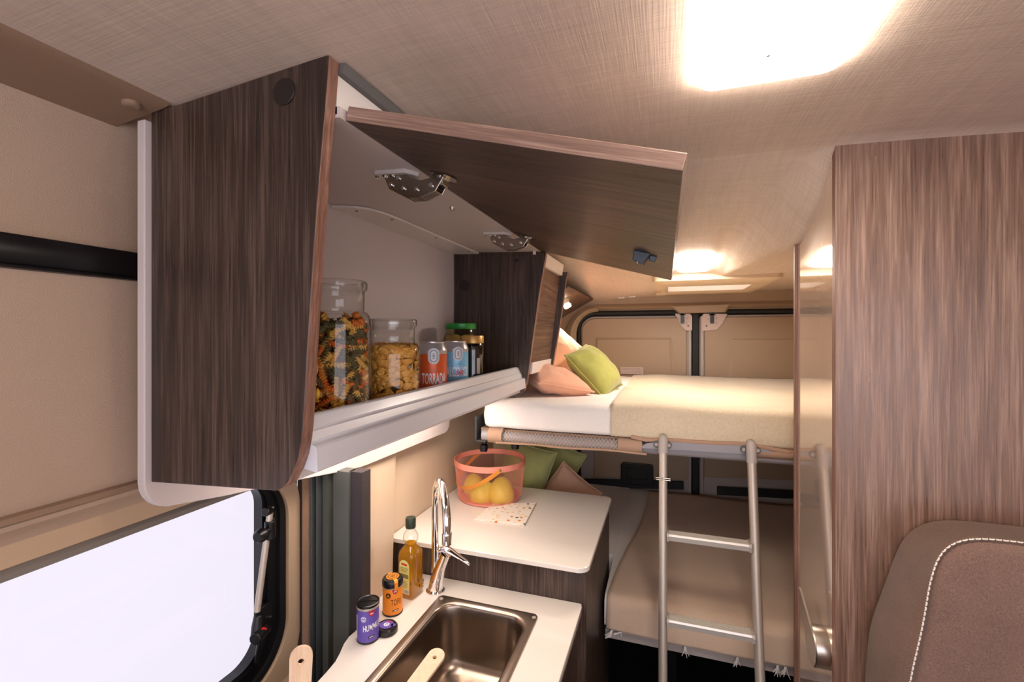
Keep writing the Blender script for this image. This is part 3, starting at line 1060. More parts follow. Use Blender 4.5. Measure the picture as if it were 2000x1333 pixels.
# far side panel
fx = [(1066, 497), (1064, 510), (1052, 580), (1041, 660), (1033, 720), (1029, 745), (1024, 763), (1014, 774), (1000, 780), (968, 785)]
P = [on(px, py, Y=Y1) for px, py in fx]
poly = [(XB + 0.001, 0.30)] + [(P[0].x + 0.010, 0.30)] + [(p.x, p.z) for p in P] + [(XB + 0.001, -0.205)]
bm = BM(); prism(bm, poly, 1, Y1, Y1b)
for f in bm.faces: f.normal_update()
for f in bm.faces:
    if abs(f.normal.y) < 0.5: f.material_index = 1
obj('side_panel', bm, ['wood_z', 'edge_z'], cab, bevel=0.0012)
for (px, py) in ((908, 558), (1010, 509)):
    bm = BM(); q = on(px, py, Y=Y1); disc(bm, (q.x, Y1 + 0.001, q.z), (0, -1, 0), 0.018 if py > 530 else 0.006, 0.0025, 30)
    obj('cover_cap', bm, 'disc', cab, smooth=0.5)
# white back board reaching below the cabinet
bp = [(0.432, 0.298), (0.432, -0.205)]
for k in range(1, 7):
    a = k / 6 * PI / 2
    bp.append((0.432 + 0.042 * (1 - math.cos(a)), -0.205 - 0.044 * math.sin(a)))
bp += [(0.55, -0.262), (0.72, -0.285), (0.86, -0.3065), (0.89, -0.3105), (0.92, -0.3125), (1.335, -0.3185)]
for k in range(1, 7):
    a = k / 6 * PI / 2
    bp.append((1.335 + 0.034 * math.sin(a), -0.2845 - 0.034 * math.cos(a)))
bp += [(1.369, -0.20), (1.40, -0.20), (1.40, 0.285), (0.7, 0.298)]
bm = BM(); prism(bm, bp, 0, XB - 0.015, XB)
obj('back_board', bm, 'white_in', cab, bevel=0.0015)
# inner top, fascia and grey seal
bm = BM(); prism(bm, [(XB, 0.2800), (-0.376, 0.2655), (-0.376, 0.279), (XB, 0.293)], 1, Y0b, Y1)
obj('top_panel', bm, 'white_in', cab)
bm = BM()
yy = [Y0b, 0.7, 0.944, 1.1, 1.25, 1.4]
loft(bm, [[(-0.394, y, 0.270), (-0.380, y, 0.270), (-0.380, y, min(0.318, roof(-0.38, y) - 0.010)), (-0.394, y, min(0.318, roof(-0.38, y) - 0.010))] for y in yy])
obj('fascia', bm, 'white', cab)
bm = BM()
loft(bm, [[(-0.392, y, roof(-0.38, y) - 0.014), (-0.372, y, roof(-0.38, y) - 0.012), (-0.368, y, roof(-0.38, y) - 0.001), (-0.392, y, roof(-0.38, y) + 0.002)] for y in yy])
obj('seal_strip', bm, 'seal_gray', cab, smooth=0.5)
# shelf and white front profile
bm = BM(); box(bm, XB, -0.445, Y0b, Y1, -0.165, -0.150)
obj('shelf', bm, 'white_in', cab)
bm = BM()
prism(bm, [(-0.446, -0.1035), (-0.436, -0.103), (-0.4335, -0.105), (-0.4270, -0.1180), (-0.4272, -0.1205), (-0.4245, -0.1225), (-0.4205, -0.1330), (-0.4225, -0.1345), (-0.4190, -0.1370), (-0.4125, -0.1385), (-0.4105, -0.1410),
           (-0.4090, -0.1690), (-0.4110, -0.1710), (-0.446, -0.1650)], 1, Y0b, Y1)
for v in bm.verts:
    if v.co.y > 1.0: v.co.x -= 0.017
obj('front_profile', bm, 'alu_white', cab, smooth=0.2)
bm = BM(); box(bm, XB, -0.445, Y0b, Y1, -0.185, -0.166)
obj('bottom_panel', bm, 'white', cab)
bm = BM(); box(bm, -0.60, -0.52, 0.62, 1.25, -0.1905, -0.185)
obj('light_strip', bm, 'strip', cab)
# bracket strip screwed under the top at the back
bm = BM()
tz = lambda x: 0.2655 + (0.2800 - 0.2655) * (x + 0.376) / (XB + 0.376)
out = [(XB, 0.80), (-0.632, 0.812), (-0.606, 0.835), (-0.594, 0.87), (-0.590, 0.92), (-0.588, 1.399), (XB, 1.399)]
skin_prism(bm, [(x, y, tz(x) - 0.0005) for x, y in out], [(x, y, tz(x) - 0.006) for x, y in out])
br = obj('bracket_strip', bm, 'white', cab, bevel=0.0015)
for px, py in ((697, 413), (766, 428), (852, 463), (915, 490)):
    q = on(px, py, Z=0.2715)
    bm = BM(); disc(bm, (max(q.x, XB + 0.008), q.y, tz(q.x) - 0.0055), (0, 0, -1), 0.0042, 0.0022, 14, 0.003)
    obj('screw', bm, 'nickel', br, smooth=0.6)
bm = BM(); q = on(883, 407, Z=0.266); disc(bm, (q.x, q.y, tz(q.x)), (0, 0, -1), 0.0068, 0.006, 18, 0.0045)
obj('bumper', bm, 'satin', cab, smooth=0.6)
bm = BM(); q = on(1036, 489, Z=0.262); disc(bm, (q.x, 1.392, tz(q.x) + 0.002), (0, 0, -1), 0.005, 0.012, 14)
obj('pin', bm, 'white', cab, smooth=0.6)

# flap door, raised
hx, hz_ = -0.376, 0.266
ox, oz = 0.0155, 0.158
d = V((ox - hx, 0, oz - hz_)).normalized(); up = V((-d.z, 0, d.x))
fy0, fy1 = 0.468, 1.392
bm = BM()
A = []
prof = [V((hx, 0, hz_)), V((ox, 0, oz)), V((ox, 0, oz)) + up * 0.018, V((hx, 0, hz_)) + up * 0.018]
vs = prism(bm, [(p.x, p.z) for p in prof], 1, fy0, fy1)
for f in bm.faces: f.normal_update()
for f in bm.faces:
    if abs(f.normal.y) > 0.5: f.material_index = 1
    elif f.normal.x > 0.8: f.material_index = 2
door = obj('door', bm, ['wood_x', 'edge_x', 'edge_y'], cab, bevel=0.0012)


def flap(px, py, off=0.0):
    r = ray(px, py)
    n_ = V((-up.x, 0, -up.z)); p0 = V((hx, 0, hz_)) + n_ * off
    return r * (p0.dot(n_) / r.dot(n_))


# catch on the door
q = flap(1256, 495)
bm = BM()
n_ = -up
def cp(a, b, c): return q + d * a * 1.35 + V((0, 1, 0)) * b * 1.3 + n_ * c * 1.3
skin_prism(bm, [cp(-0.014, -0.016, 0), cp(0.012, -0.016, 0), cp(0.012, 0.016, 0), cp(-0.014, 0.016, 0)],
           [cp(-0.012, -0.015, 0.016), cp(0.004, -0.015, 0.020), cp(0.004, 0.015, 0.020), cp(-0.012, 0.015, 0.016)])
skin_prism(bm, [cp(0.010, 0.002, 0), cp(0.022, 0.002, 0), cp(0.022, 0.014, 0), cp(0.010, 0.014, 0)],
           [cp(0.012, 0.003, 0.010), cp(0.020, 0.003, 0.010), cp(0.020, 0.013, 0.010), cp(0.012, 0.013, 0.010)])
ct = obj('catch', bm, 'catch', door, bevel=0.0015)
bm = BM(); disc(bm, cp(-0.004, -0.012, 0.017), n_, 0.004, 0.003, 14)
obj('catch_screw', bm, 'nickel', cab)

# hinges
def hinge(yc):
    def hp(x, z, dy): return V((x, yc + dy, z))
    bm = BM()
    # body: side cheeks of a folded arm
    for s in (-0.011, 0.011):
        pr = [(-0.455, 0.266), (-0.440, 0.262), (-0.430, 0.240), (-0.396, 0.222), (-0.372, 0.221), (-0.345, 0.228), (-0.333, 0.246), (-0.338, 0.252), (-0.372, 0.248), (-0.392, 0.256), (-0.400, 0.264)]
        prism(bm, pr, 1, yc + s - 0.001, yc + s + 0.001)
    # floor of the arm and its ribs
    skin_prism(bm, [hp(-0.430, 0.241, -0.011), hp(-0.396, 0.223, -0.011), hp(-0.396, 0.223, 0.011), hp(-0.430, 0.241, 0.011)],
               [hp(-0.430, 0.2425, -0.011), hp(-0.396, 0.2245, -0.011), hp(-0.396, 0.2245, 0.011), hp(-0.430, 0.2425, 0.011)])
    skin_prism(bm, [hp(-0.372, 0.2215, -0.011), hp(-0.345, 0.2285, -0.011), hp(-0.345, 0.2285, 0.011), hp(-0.372, 0.2215, 0.011)],
               [hp(-0.372, 0.223, -0.011), hp(-0.345, 0.230, -0.011), hp(-0.345, 0.230, 0.011), hp(-0.372, 0.223, 0.011)])
    for k in range(5):
        x = -0.392 + k * 0.0045
        box(bm, x, x + 0.0022, yc - 0.011, yc + 0.011, 0.2215, 0.2235)
    h = obj('hinge', bm, 'nickel', cab, bevel=0.0006)
    bm = BM(); skin_prism(bm, [hp(-0.462, 0.2712, 0.0), hp(-0.452, 0.2705, -0.022), hp(-0.395, 0.2665, -0.022), hp(-0.380, 0.2660, 0.0), hp(-0.395, 0.2665, 0.022), hp(-0.452, 0.2705, 0.022)],
                          [hp(-0.461, 0.2642, 0.0), hp(-0.452, 0.2635, -0.021), hp(-0.395, 0.2600, -0.021), hp(-0.382, 0.2590, 0.0), hp(-0.395, 0.2600, 0.021), hp(-0.452, 0.2635, 0.021)])
    obj('spacer', bm, 'clear', h, bevel=0.001)
    bm = BM()
    skin_prism(bm, [hp(-0.350, 0.2585, -0.020), hp(-0.322, 0.2505, -0.020), hp(-0.314, 0.2485, 0.0), hp(-0.322, 0.2505, 0.020), hp(-0.350, 0.2585, 0.020)],
               [hp(-0.350, 0.2560, -0.020), hp(-0.322, 0.2480, -0.020), hp(-0.314, 0.2460, 0.0), hp(-0.322, 0.2480, 0.020), hp(-0.350, 0.2560, 0.020)])
    skin_prism(bm, [hp(-0.352, 0.258, -0.010), hp(-0.330, 0.252, -0.010), hp(-0.330, 0.252, 0.010), hp(-0.352, 0.258, 0.010)],
               [hp(-0.348, 0.238, -0.010), hp(-0.334, 0.238, -0.010), hp(-0.334, 0.238, 0.010), hp(-0.348, 0.238, 0.010)])
    obj('door_plate', bm, 'nickel', h, bevel=0.0006)
    bm = BM()
    for x, z in ((-0.425, 0.246), (-0.402, 0.238), (-0.378, 0.234), (-0.352, 0.238), (-0.412, 0.256)):
        disc(bm, hp(x, z, -0.0125), (0, -1, 0), 0.0036, 0.0018, 12)
        disc(bm, hp(x, z, -0.0140), (0, -1, 0), 0.0018, 0.0012, 10)
    for x, z in ((-0.452, 0.262), (-0.438, 0.262), (-0.424, 0.262), (-0.338, 0.251), (-0.326, 0.248)):
        disc(bm, hp(x, z, -0.014), (0, 0, -1), 0.0038, 0.003, 12, 0.002)
    obj('rivets', bm, 'chrome', h, smooth=0.6)


hinge(0.655)
hinge(1.125)

# ================================================================ SECOND OVERHEAD CABINET
cab2 = thing('overhead_cabinet', 'closed wood overhead cabinet above the upper bunk beside raised flap', 'cabinet', (-0.52, 1.56, -0.14))
ya, yb = 1.421, 1.672
bm = BM(); prism(bm, [(-0.70, 0.27), (-0.385, 0.262), (-0.425, -0.118), (-0.70, -0.12)], 1, ya, yb)
obj('body', bm, 'white', cab2)
bm = BM(); prism(bm, [(-0.383, 0.262), (-0.360, 0.262), (-0.366, 0.222), (-0.390, 0.222)], 1, ya, yb)
obj('top_rail', bm, 'white', cab2, bevel=0.0015)
bm = BM(); prism(bm, [(-0.392, 0.221), (-0.376, 0.221), (-0.412, -0.088), (-0.428, -0.088)], 1, ya, yb)
obj('door', bm, 'wood_y', cab2, bevel=0.0015)
bm = BM(); prism(bm, [(-0.430, -0.089), (-0.408, -0.089), (-0.411, -0.127), (-0.45, -0.128)], 1, ya, yb)
obj('bottom_rail', bm, 'white', cab2, bevel=0.0015)
bm = BM()
pr = [(1109, 532), (1106, 545), (1096, 620), (1084, 690), (1080, 712), (1074, 726), (1062, 733)]
P = [on(px, py, Y=1.675) for px, py in pr]
prism(bm, [(-0.70, 0.25)] + [(p.x, p.z) for p in P] + [(-0.70, P[-1].z)], 1, 1.673, 1.690)
for f in bm.faces: f.normal_update()
for f in bm.faces:
    if abs(f.normal.y) < 0.5: f.material_index = 1
obj('side_panel', bm, ['wood_z', 'edge_z'], cab2, bevel=0.001)

# sloping wood board over the head end with the reading lamp
bm = BM()
pa = on(1160, 585, Y=YR - 0.02); pb = on(1096, 622, Y=YR - 0.02)
ext = (pb - pa) * 1.6
A = [pa, pa + ext, pa + ext + V((-0.004, 0, 0.004)), pa + V((-0.004, 0, 0.004))]
skin_prism(bm, [V((p.x, 1.692, p.z)) for p in A], A)
tag(obj('corner_board', bm, 'wood_y', bevel=0.001), 'sloping dark wood board in corner between ceiling and rear left wall', 'board')
slope = (pb - pa)
t_ = 0.42
q = on(1106, 583, Y=1.88)
nrm = V((-slope.z, 0, slope.x)).normalized()
if nrm.x < 0: nrm = -nrm
if nrm.z > 0: nrm = V((0.45, 0, -0.9)).normalized()
base = pa + slope * 0.36; base = V((base.x, 1.90, base.z))
rl = thing('reading_lamp', 'small glowing spot lamp on sloping board above the peach pillow', 'lamp', base)
bm = BM(); tube(bm, [base, base + nrm * 0.008, base + nrm * 0.02], [0.022, 0.021, 0.012], 20); obj('lamp_base', bm, 'alu', rl, smooth=0.6)
bm = BM(); tube(bm, [base + nrm * 0.015, base + nrm * 0.028, base + nrm * 0.036], [0.011, 0.017, 0.014], 20); obj('lens', bm, 'spotlens', rl, smooth=0.8)
sp = bpy.data.lights.new('reading_lamp_beam', 'SPOT')
sp.energy = SPOT_W; sp.color = (1, 0.8, 0.58); sp.spot_size = 2.2; sp.spot_blend = 0.6; sp.shadow_soft_size = 0.015
spo = bpy.data.objects.new('reading_lamp_beam', sp); C.objects.link(spo)
spo.location = (nrm * 0.045)
spo.rotation_euler = (V((0.10, -0.02, -0.9))).to_track_quat('-Z', 'Y').to_euler()
spo.parent = rl

# ================================================================ KITCHEN
HZ, H2 = -0.64, -0.55
cabk = thing('kitchen_base_cabinet', 'dark wood base cabinet under the sink worktop', 'cabinet', (-0.40, 0.68, -1.5))
bm = BM(); box(bm, -0.60, -0.205, 0.25, 1.078, -1.5, HZ - 0.19); box(bm, -0.60, -0.205, 1.03, 1.078, HZ - 0.19, HZ - 0.021); box(bm, -0.60, -0.205, 0.25, 0.58, HZ - 0.19, HZ - 0.021)
obj('body', bm, 'wood_z', cabk)
bm = BM(); box(bm, -0.204, -0.198, 0.26, 1.074, -1.44, HZ - 0.022)
obj('door', bm, 'wood_z', cabk, bevel=0.001)

# worktop with sink hole
left = [(-0.60, 0.25), (-0.600, 0.52)]
for px, py in ((588, 1375), (604, 1352), (620, 1332), (640, 1310), (655, 1292), (664, 1275), (672, 1257), (682, 1243), (694, 1233)):
    q = on(px, py, Z=HZ); left.append((q.x, q.y))
outl = [(-0.187, 0.25), (-0.187, 1.068), (-0.190, 1.0795), (-0.672, 1.0795), (-0.660, 0.93), (-0.652, 0.86)] + left[::-1]
sx0, sx1, sy0, sy1 = -0.525, -0.2735, 0.60, 1.003
bm = plate(outl, [rrect(sx0 + 0.006, sx1 - 0.006, sy0 + 0.006, sy1 - 0.006, 0.02, 6)], HZ - 0.020, HZ)
tag(obj('sink_worktop', bm, 'top', bevel=0.0015), 'white lower worktop holding the sink and tap', 'worktop')

# sink
sink = thing('sink', 'brushed steel kitchen sink set into the white worktop', 'sink', (-0.40, 0.80, HZ - 0.15))
bx0, bx1, by0, by1 = sx0 + 0.018, sx1 - 0.018, sy0 + 0.02, sy1 - 0.018
bm = BM()
def lp(e, z, r): return [(p[0], p[1], HZ + z) for p in rrect(bx0 + e, bx1 - e, by0 + e, by1 - e, r, 10)]
rings = [[(p[0], p[1], HZ + 0.0003) for p in rrect(sx0, sx1, sy0, sy1, 0.012, 10)], [(p[0], p[1], HZ + 0.0030) for p in rrect(sx0 + 0.001, sx1 - 0.001, sy0 + 0.001, sy1 - 0.001, 0.012, 10)],
         [(p[0], p[1], HZ + 0.0035) for p in rrect(sx0 + 0.005, sx1 - 0.005, sy0 + 0.005, sy1 - 0.005, 0.016, 10)],
         lp(-0.006, 0.0022, 0.052), lp(-0.001, 0.0018, 0.050), lp(0.002, -0.001, 0.048), lp(0.004, -0.006, 0.047), lp(0.006, -0.03, 0.046), lp(0.010, -0.095, 0.046), lp(0.014, -0.118, 0.044), lp(0.022, -0.132, 0.040), lp(0.034, -0.139, 0.032), lp(0.06, -0.1415, 0.02), lp(0.09, -0.143, 0.01)]
loft(bm, rings, True, False)
bm.faces.new([v for v in bm.verts][-len(rings[-1]):][::-1])
obj('basin', bm, 'steel', sink, smooth=1.0)
bm = BM(); cxs, cys = (bx0 + bx1) / 2, 0.80
lathe(bm, [(0.030, 0.0), (0.030, 0.002), (0.026, 0.003), (0.020, 0.0015), (0.004, 0.0015)], (cxs, cys, HZ - 0.143), 24)
obj('drain', bm, 'chrome', sink, smooth=0.7)
for px, py in ((862, 1170), (1043, 1207)):
    q = on(px, py, Z=HZ + 0.003)
    bm = BM(); lathe(bm, [(0.0050, 0), (0.0045, 0.0010), (0.002, 0.0014)], (q.x, q.y, HZ + 0.0030), 16)
    obj('rivet', bm, 'alu', sink, smooth=0.8)

# raised cabinet with its own top
cabf = thing('refrigerator_cabinet', 'tall dark wood cabinet beside bunks carrying the raised white top', 'cabinet', (-0.43, 1.32, -1.5))
bm = BM(); box(bm, -0.71, -0.185, 1.0805, 1.548, -1.5, H2 - 0.0125)
obj('body', bm, 'wood_z', cabf)
bm = BM(); box(bm, -0.186, -0.179, 1.0805, 1.548, -1.5, H2 - 0.0125)
obj('side_panel', bm, 'wood_z', cabf, bevel=0.001)
bm = BM()
outl = [(-0.715, 1.0655)] + [p for p in rrect(-0.5, -0.172, 1.0655, 1.574, [0.025, 0.0, 0.0, 0.028], 8) if p[0] > -0.49 or False]
ol = rrect(-0.7135, -0.172, 1.0655, 1.574, [0.025, 0.002, 0.002, 0.028], 8)
prism(bm, ol, 2, H2 - 0.012, H2)
tag(obj('raised_worktop', bm, 'top', bevel=0.0015), 'white raised worktop with rounded corners under the coral basket', 'worktop')

# ---------------------------------------------------------------- tap
tap = thing('kitchen_tap', 'chrome gooseneck kitchen tap standing behind the sink', 'tap', (-0.546, 1.018, HZ))
tb = V((-0.546, 1.018, HZ))
sd = (V((-0.452, 0.895, 0)) - V((tb.x, tb.y, 0))); reach = sd.length; sd.normalize()
bm = BM()
pts = [tb + V((0, 0, 0.01)), tb + V((0, 0, 0.10)), tb + V((0, 0, 0.18)), tb + V((0, 0, 0.215))]
R_ = reach / 2
for k in range(1, 17):
    a = PI * k / 16
    pts.append(tb + V((0, 0, 0.215)) + sd * (R_ - R_ * math.cos(a)) + V((0, 0, R_ * math.sin(a))))
pts.append(pts[-1] + V((0, 0, -0.02)))
tube(bm, pts, 0.0095, 20)
obj('spout', bm, 'chrome', tap, smooth=0.8)
bm = BM(); e = pts[-1]
lathe(bm, [(0.0105, 0.014), (0.0112, 0.012), (0.0112, -0.010), (0.0100, -0.012), (0.008, -0.012)], e, 20)
obj('aerator', bm, 'chrome', tap, smooth=0.5)
bm = BM()
lathe(bm, [(0.0235, 0), (0.0235, 0.003), (0.021, 0.006), (0.018, 0.009)], tb, 28)
obj('tap_base', bm, 'chrome', tap, smooth=0.6)
# leaning valve body on the sink side
bd = V((CY, SY, 0)) * 0.9 + V((0, -0.3, 0)); bd.normalize()
bm = BM()
tube(bm, [tb + V((0, 0, 0.006)), tb + bd * 0.004 + V((0, 0, 0.03)), tb + bd * 0.013 + V((0, 0, 0.06)), tb + bd * 0.024 + V((0, 0, 0.085)), tb + bd * 0.029 + V((0, 0, 0.098))], [0.0195, 0.0175, 0.0145, 0.0135, 0.0145], 24)
obj('valve_body', bm, 'chrome', tap, smooth=0.8)
bm = BM()
h0 = tb + bd * 0.026 + V((0, 0, 0.098))
ld = (bd * 0.86 + V((0, 0, -0.36))).normalized()
strap_pts = [h0 - ld * 0.014 + V((0, 0, 0.002)), h0 + V((0, 0, 0.012)), h0 + ld * 0.02 + V((0, 0, 0.015)), h0 + ld * 0.045 + V((0, 0, 0.014)), h0 + ld * 0.066 + V((0, 0, 0.013)), h0 + ld * 0.074 + V((0, 0, 0.011))]
side_ = V((bd.y, -bd.x, 0))
ws = [0.026, 0.027, 0.022, 0.015, 0.012, 0.008]; ts = [0.012, 0.013, 0.008, 0.0055, 0.005, 0.003]
rings = []
for p, w, t in zip(strap_pts, ws, ts):
    nn = V((0, 0, 1)) * 0.9 + bd * 0.35; nn.normalize()
    rings.append([p + side_ * w / 2 * math.cos(2 * PI * k / 16) + nn * t * 0.7 * math.sin(2 * PI * k / 16) for k in range(16)])
loft(bm, rings)
obj('lever', bm, 'chrome', tap, smooth=0.9)

# ---------------------------------------------------------------- spice tins
def wrapper(c, r, face_dir):
    a0 = math.atan2(face_dir[1], face_dir[0])
    def f(x, y):
        a = a0 + x / r
        return (c[0] + r * math.cos(a), c[1] + r * math.sin(a), c[2] + y)
    return f


def patch(bm, pts, f, closed=True):
    bm.faces.new([bm.verts.new(f(x, y)) for x, y in pts])


def curved_rect(bm, f, x0, x1, y0, y1, n=8, fn=None):
    row0 = []; row1 = []
    for k in range(n + 1):
        x = x0 + (x1 - x0) * k / n
        row0.append(bm.verts.new(f(x, y0 if fn is None else fn(x)[0])))
        row1.append(bm.verts.new(f(x, y1 if fn is None else fn(x)[1])))
    for k in range(n):
        bm.faces.new((row0[k], row0[k + 1], row1[k + 1], row1[k]))


def oval_patch(bm, f, cx, cy, rx, ry, n=20, k_in=0.0):
    if k_in <= 0:
        rows = 6
        for i in range(rows):
            pass
    outer = [bm.verts.new(f(cx + rx * math.cos(2 * PI * k / n), cy + ry * math.sin(2 * PI * k / n))) for k in range(n)]
    if k_in > 0:
        inner = [bm.verts.new(f(cx + rx * k_in * math.cos(2 * PI * k / n), cy + ry * k_in * math.sin(2 * PI * k / n))) for k in range(n)]
        for k in range(n): bm.faces.new((outer[k], outer[(k + 1) % n], inner[(k + 1) % n], inner[k]))
    else:
        mid = bm.verts.new(f(cx, cy))
        for k in range(n): bm.faces.new((outer[k], outer[(k + 1) % n], mid))


def tin(c, r, h, label, lidded, word, body_mat, ink, word_size, face, word_x, word_w, ex, bxx):
    t = thing('spice_tin', label, 'tin', c, 'spice tins beside the sink')
    bm = BM(); lathe(bm, [(r - 0.002, 0), (r, 0.002), (r, h - 0.010), (r - 0.001, h - 0.008)], c, 40)
    obj('body', bm, body_mat, t, smooth=0.6)
    bm = BM(); lathe(bm, [(r - 0.001, -0.0002), (r + 0.0006, 0.0008), (r + 0.0006, 0.0030), (r, 0.0036)], c, 40)
    obj('bottom_rim', bm, 'labelblack', t, smooth=0.6)
    top = c + V((0, 0, h - 0.010))
    bm = BM()
    if lidded:
        lathe(bm, [(r + 0.001, 0.001), (r + 0.0015, 0.003), (r + 0.0012, 0.013), (r - 0.001, 0.0165), (r - 0.004, 0.0175), (0.002, 0.018)], top, 40)
        lid = obj('lid', bm, 'black', t, smooth=0.6)
        bm = BM(); lathe(bm, [(r + 0.0008, -0.001), (r + 0.0010, 0.001)], top, 40); obj('seam_ring', bm, 'alu', t, smooth=0.6)
        f2 = lambda x, y: (top.x + x, top.y + y, top.z + 0.0184)
        bm = BM(); oval_patch(bm, f2, 0, 0, r * 0.66, r * 0.66); 
        fw = wrapper(top, r + 0.0020, face)
        a0 = math.atan2(face[1], face[0])
        # tape band over lid edge
        fx_, fy_ = math.cos(a0 + 0.35), math.sin(a0 + 0.35); sxx, syy = -fy_, fx_
        w = 0.0042
        ptsb = [(0.0, 0.0186), (r - 0.004, 0.0180), (r - 0.001, 0.0170), (r + 0.0018, 0.0135), (r + 0.0020, 0.003), (r + 0.0016, -0.004)]
        for s in (1, -1):
            pr_ = [(s * q[0], q[1]) for q in ptsb]
            if s < 0: pr_ = pr_[:4]
            rows = [[bm.verts.new((top.x + fx_ * q[0] + sxx * e * w, top.y + fy_ * q[0] + syy * e * w, top.z + q[1])) for q in pr_] for e in (-1, 1)]
            for k in range(len(pr_) - 1): bm.faces.new((rows[0][k], rows[0][k + 1], rows[1][k + 1], rows[1][k]))
        obj('tape_seal', bm, body_mat, lid)
        bm = BM(); f3 = lambda x, y: (top.x + x, top.y + y, top.z + 0.0189)
        oval_patch(bm, f3, 0, 0, r * 0.50, r * 0.50, 24, 0.86); oval_patch(bm, f3, 0, 0, r * 0.24, r * 0.24, 20, 0.7)
        curved_rect(bm, f3, -0.001, 0.001, -0.003, 0.003, 2)
        obj('seal_print', bm, 'labelblack', lid)
    else:
        lathe(bm, [(r - 0.0005, -0.001), (r + 0.0012, 0.000), (r + 0.0012, 0.0035), (r, 0.0045)], top, 40)
        obj('rolled_rim', bm, 'alu', t, smooth=0.6)
        bm = BM(); lathe(bm, [(r + 0.0008, 0.0042), (r + 0.0010, 0.009), (r - 0.001, 0.010), (r - 0.003, 0.0085), (0.002, 0.0085)], top, 40)
        for a in (0.5, 0.5 + PI / 2):
            dx, dy = math.cos(a), math.sin(a)
            q = r * 0.85
            skin_prism(bm, [(top.x - dx * q - dy * 0.0012, top.y - dy * q + dx * 0.0012, top.z + 0.0085), (top.x + dx * q - dy * 0.0012, top.y + dy * q + dx * 0.0012, top.z + 0.0085),
                            (top.x + dx * q + dy * 0.0012, top.y + dy * q - dx * 0.0012, top.z + 0.0085), (top.x - dx * q + dy * 0.0012, top.y - dy * q - dx * 0.0012, top.z + 0.0085)],
                       [(top.x - dx * q - dy * 0.0012, top.y - dy * q + dx * 0.0012, top.z + 0.0098), (top.x + dx * q - dy * 0.0012, top.y + dy * q + dx * 0.0012, top.z + 0.0098),
                        (top.x + dx * q + dy * 0.0012, top.y + dy * q - dx * 0.0012, top.z + 0.0098), (top.x - dx * q + dy * 0.0012, top.y - dy * q - dx * 0.0012, top.z + 0.0098)])
        obj('shaker_insert', bm, 'black', t, smooth=0.5)
    f = wrapper(c, r + 0.0004, face)
    bm = letters(word, word_size, lambda x, y: f(x + word_x, y + h * 0.43 + (x * 0.12 if not lidded else 0)), -word_w, 0.0003 if not lidded else 0.0, 1.0)
    obj('lettering', bm, ink, t)
    # round emblem, red badge, black bar
    bm = BM(); oval_patch(bm, f, ex, h * 0.66, 0.0058, 0.0058)
    obj('round_emblem', bm, 'labelwhite' if not lidded else 'labelblack', t)
    f2 = wrapper(c, r + 0.0007, face)
    bm = BM()
    if lidded:
        for qx, qy in ((0, 0.0018), (-0.0018, -0.0012), (0.0018, -0.0012)):
            oval_patch(bm, f2, ex + qx, h * 0.66 + qy, 0.0017, 0.0017, 10)
    else:
        oval_patch(bm, f2, ex, h * 0.66, 0.0046, 0.0046, 20, 0.82)
        curved_rect(bm, f2, ex - 0.0035, ex + 0.0035, h * 0.66 - 0.0008, h * 0.66 + 0.0010, 4)
    obj('emblem_mark', bm, body_mat, t)
    bm = BM()
    curved_rect(bm, f, bxx - 0.00675, bxx + 0.00675, 0, 0, 10, lambda x: (h - 0.0125 - 0.0095 * math.sqrt(max(0, 1 - ((x - bxx) / 0.0068) ** 2)), h - 0.0112))
    obj('badge', bm, 'labelred', t)
    bm = letters('ern', 0.0052, lambda x, y: f2(x + bxx, y + h - 0.0162), 1.0, 0.0002, 0.9, 0.3)
    obj('badge_mark', bm, 'labelwhite', t)
    bm = BM(); curved_rect(bm, f, 0.000, 0.0135, h * 0.17, h * 0.17 + 0.0040, 6, lambda x: (h * 0.15 + x * 0.12, h * 0.15 + 0.0042 + x * 0.12))
    obj('bar', bm, 'labelblack', t)
    bm = BM(); curved_rect(bm, f2, 0.002, 0.0115, 0, 0, 6, lambda x: (h * 0.15 + 0.0014 + x * 0.12, h * 0.15 + 0.0026 + x * 0.12))
    obj('bar_print', bm, 'labelwhite', t)
    # pale text column on the left flank
    bm = BM()
    curved_rect(bm, f, -0.0325, -0.0275, h * 0.10, h * 0.72, 4)
    if not lidded: obj('side_text', bm, 'labelwhite', t)
    else: obj('side_text', bm, 'labelwhite', t)
    return t


facecam = lambda c: (-c[0], -c[1])
c1 = on(712, 1254, Z=HZ); c1.z = HZ + 0.0005; c1 = V((c1.x, c1.y, c1.z)) + V((0, 0.012, 0))
tin(c1, 0.0225, 0.079, 'open purple HUMMUS seasoning tin with black shaker top', False, 'HUMMUS', 'purple', 'labelwhite', 0.0175, facecam(c1), 0.0085, 0.038, -0.0095, 0.0075)
c2 = on(762, 1200, Z=HZ); c2 = V((c2.x, c2.y + 0.010, HZ + 0.0005))
tin(c2, 0.0225, 0.073, 'orange TOFU seasoning tin closed with black lid and tape', True, 'TOFU', 'tangerine', 'labelblack', 0.0195, facecam(c2), 0.0090, 0.025, -0.0100, 0.0060)
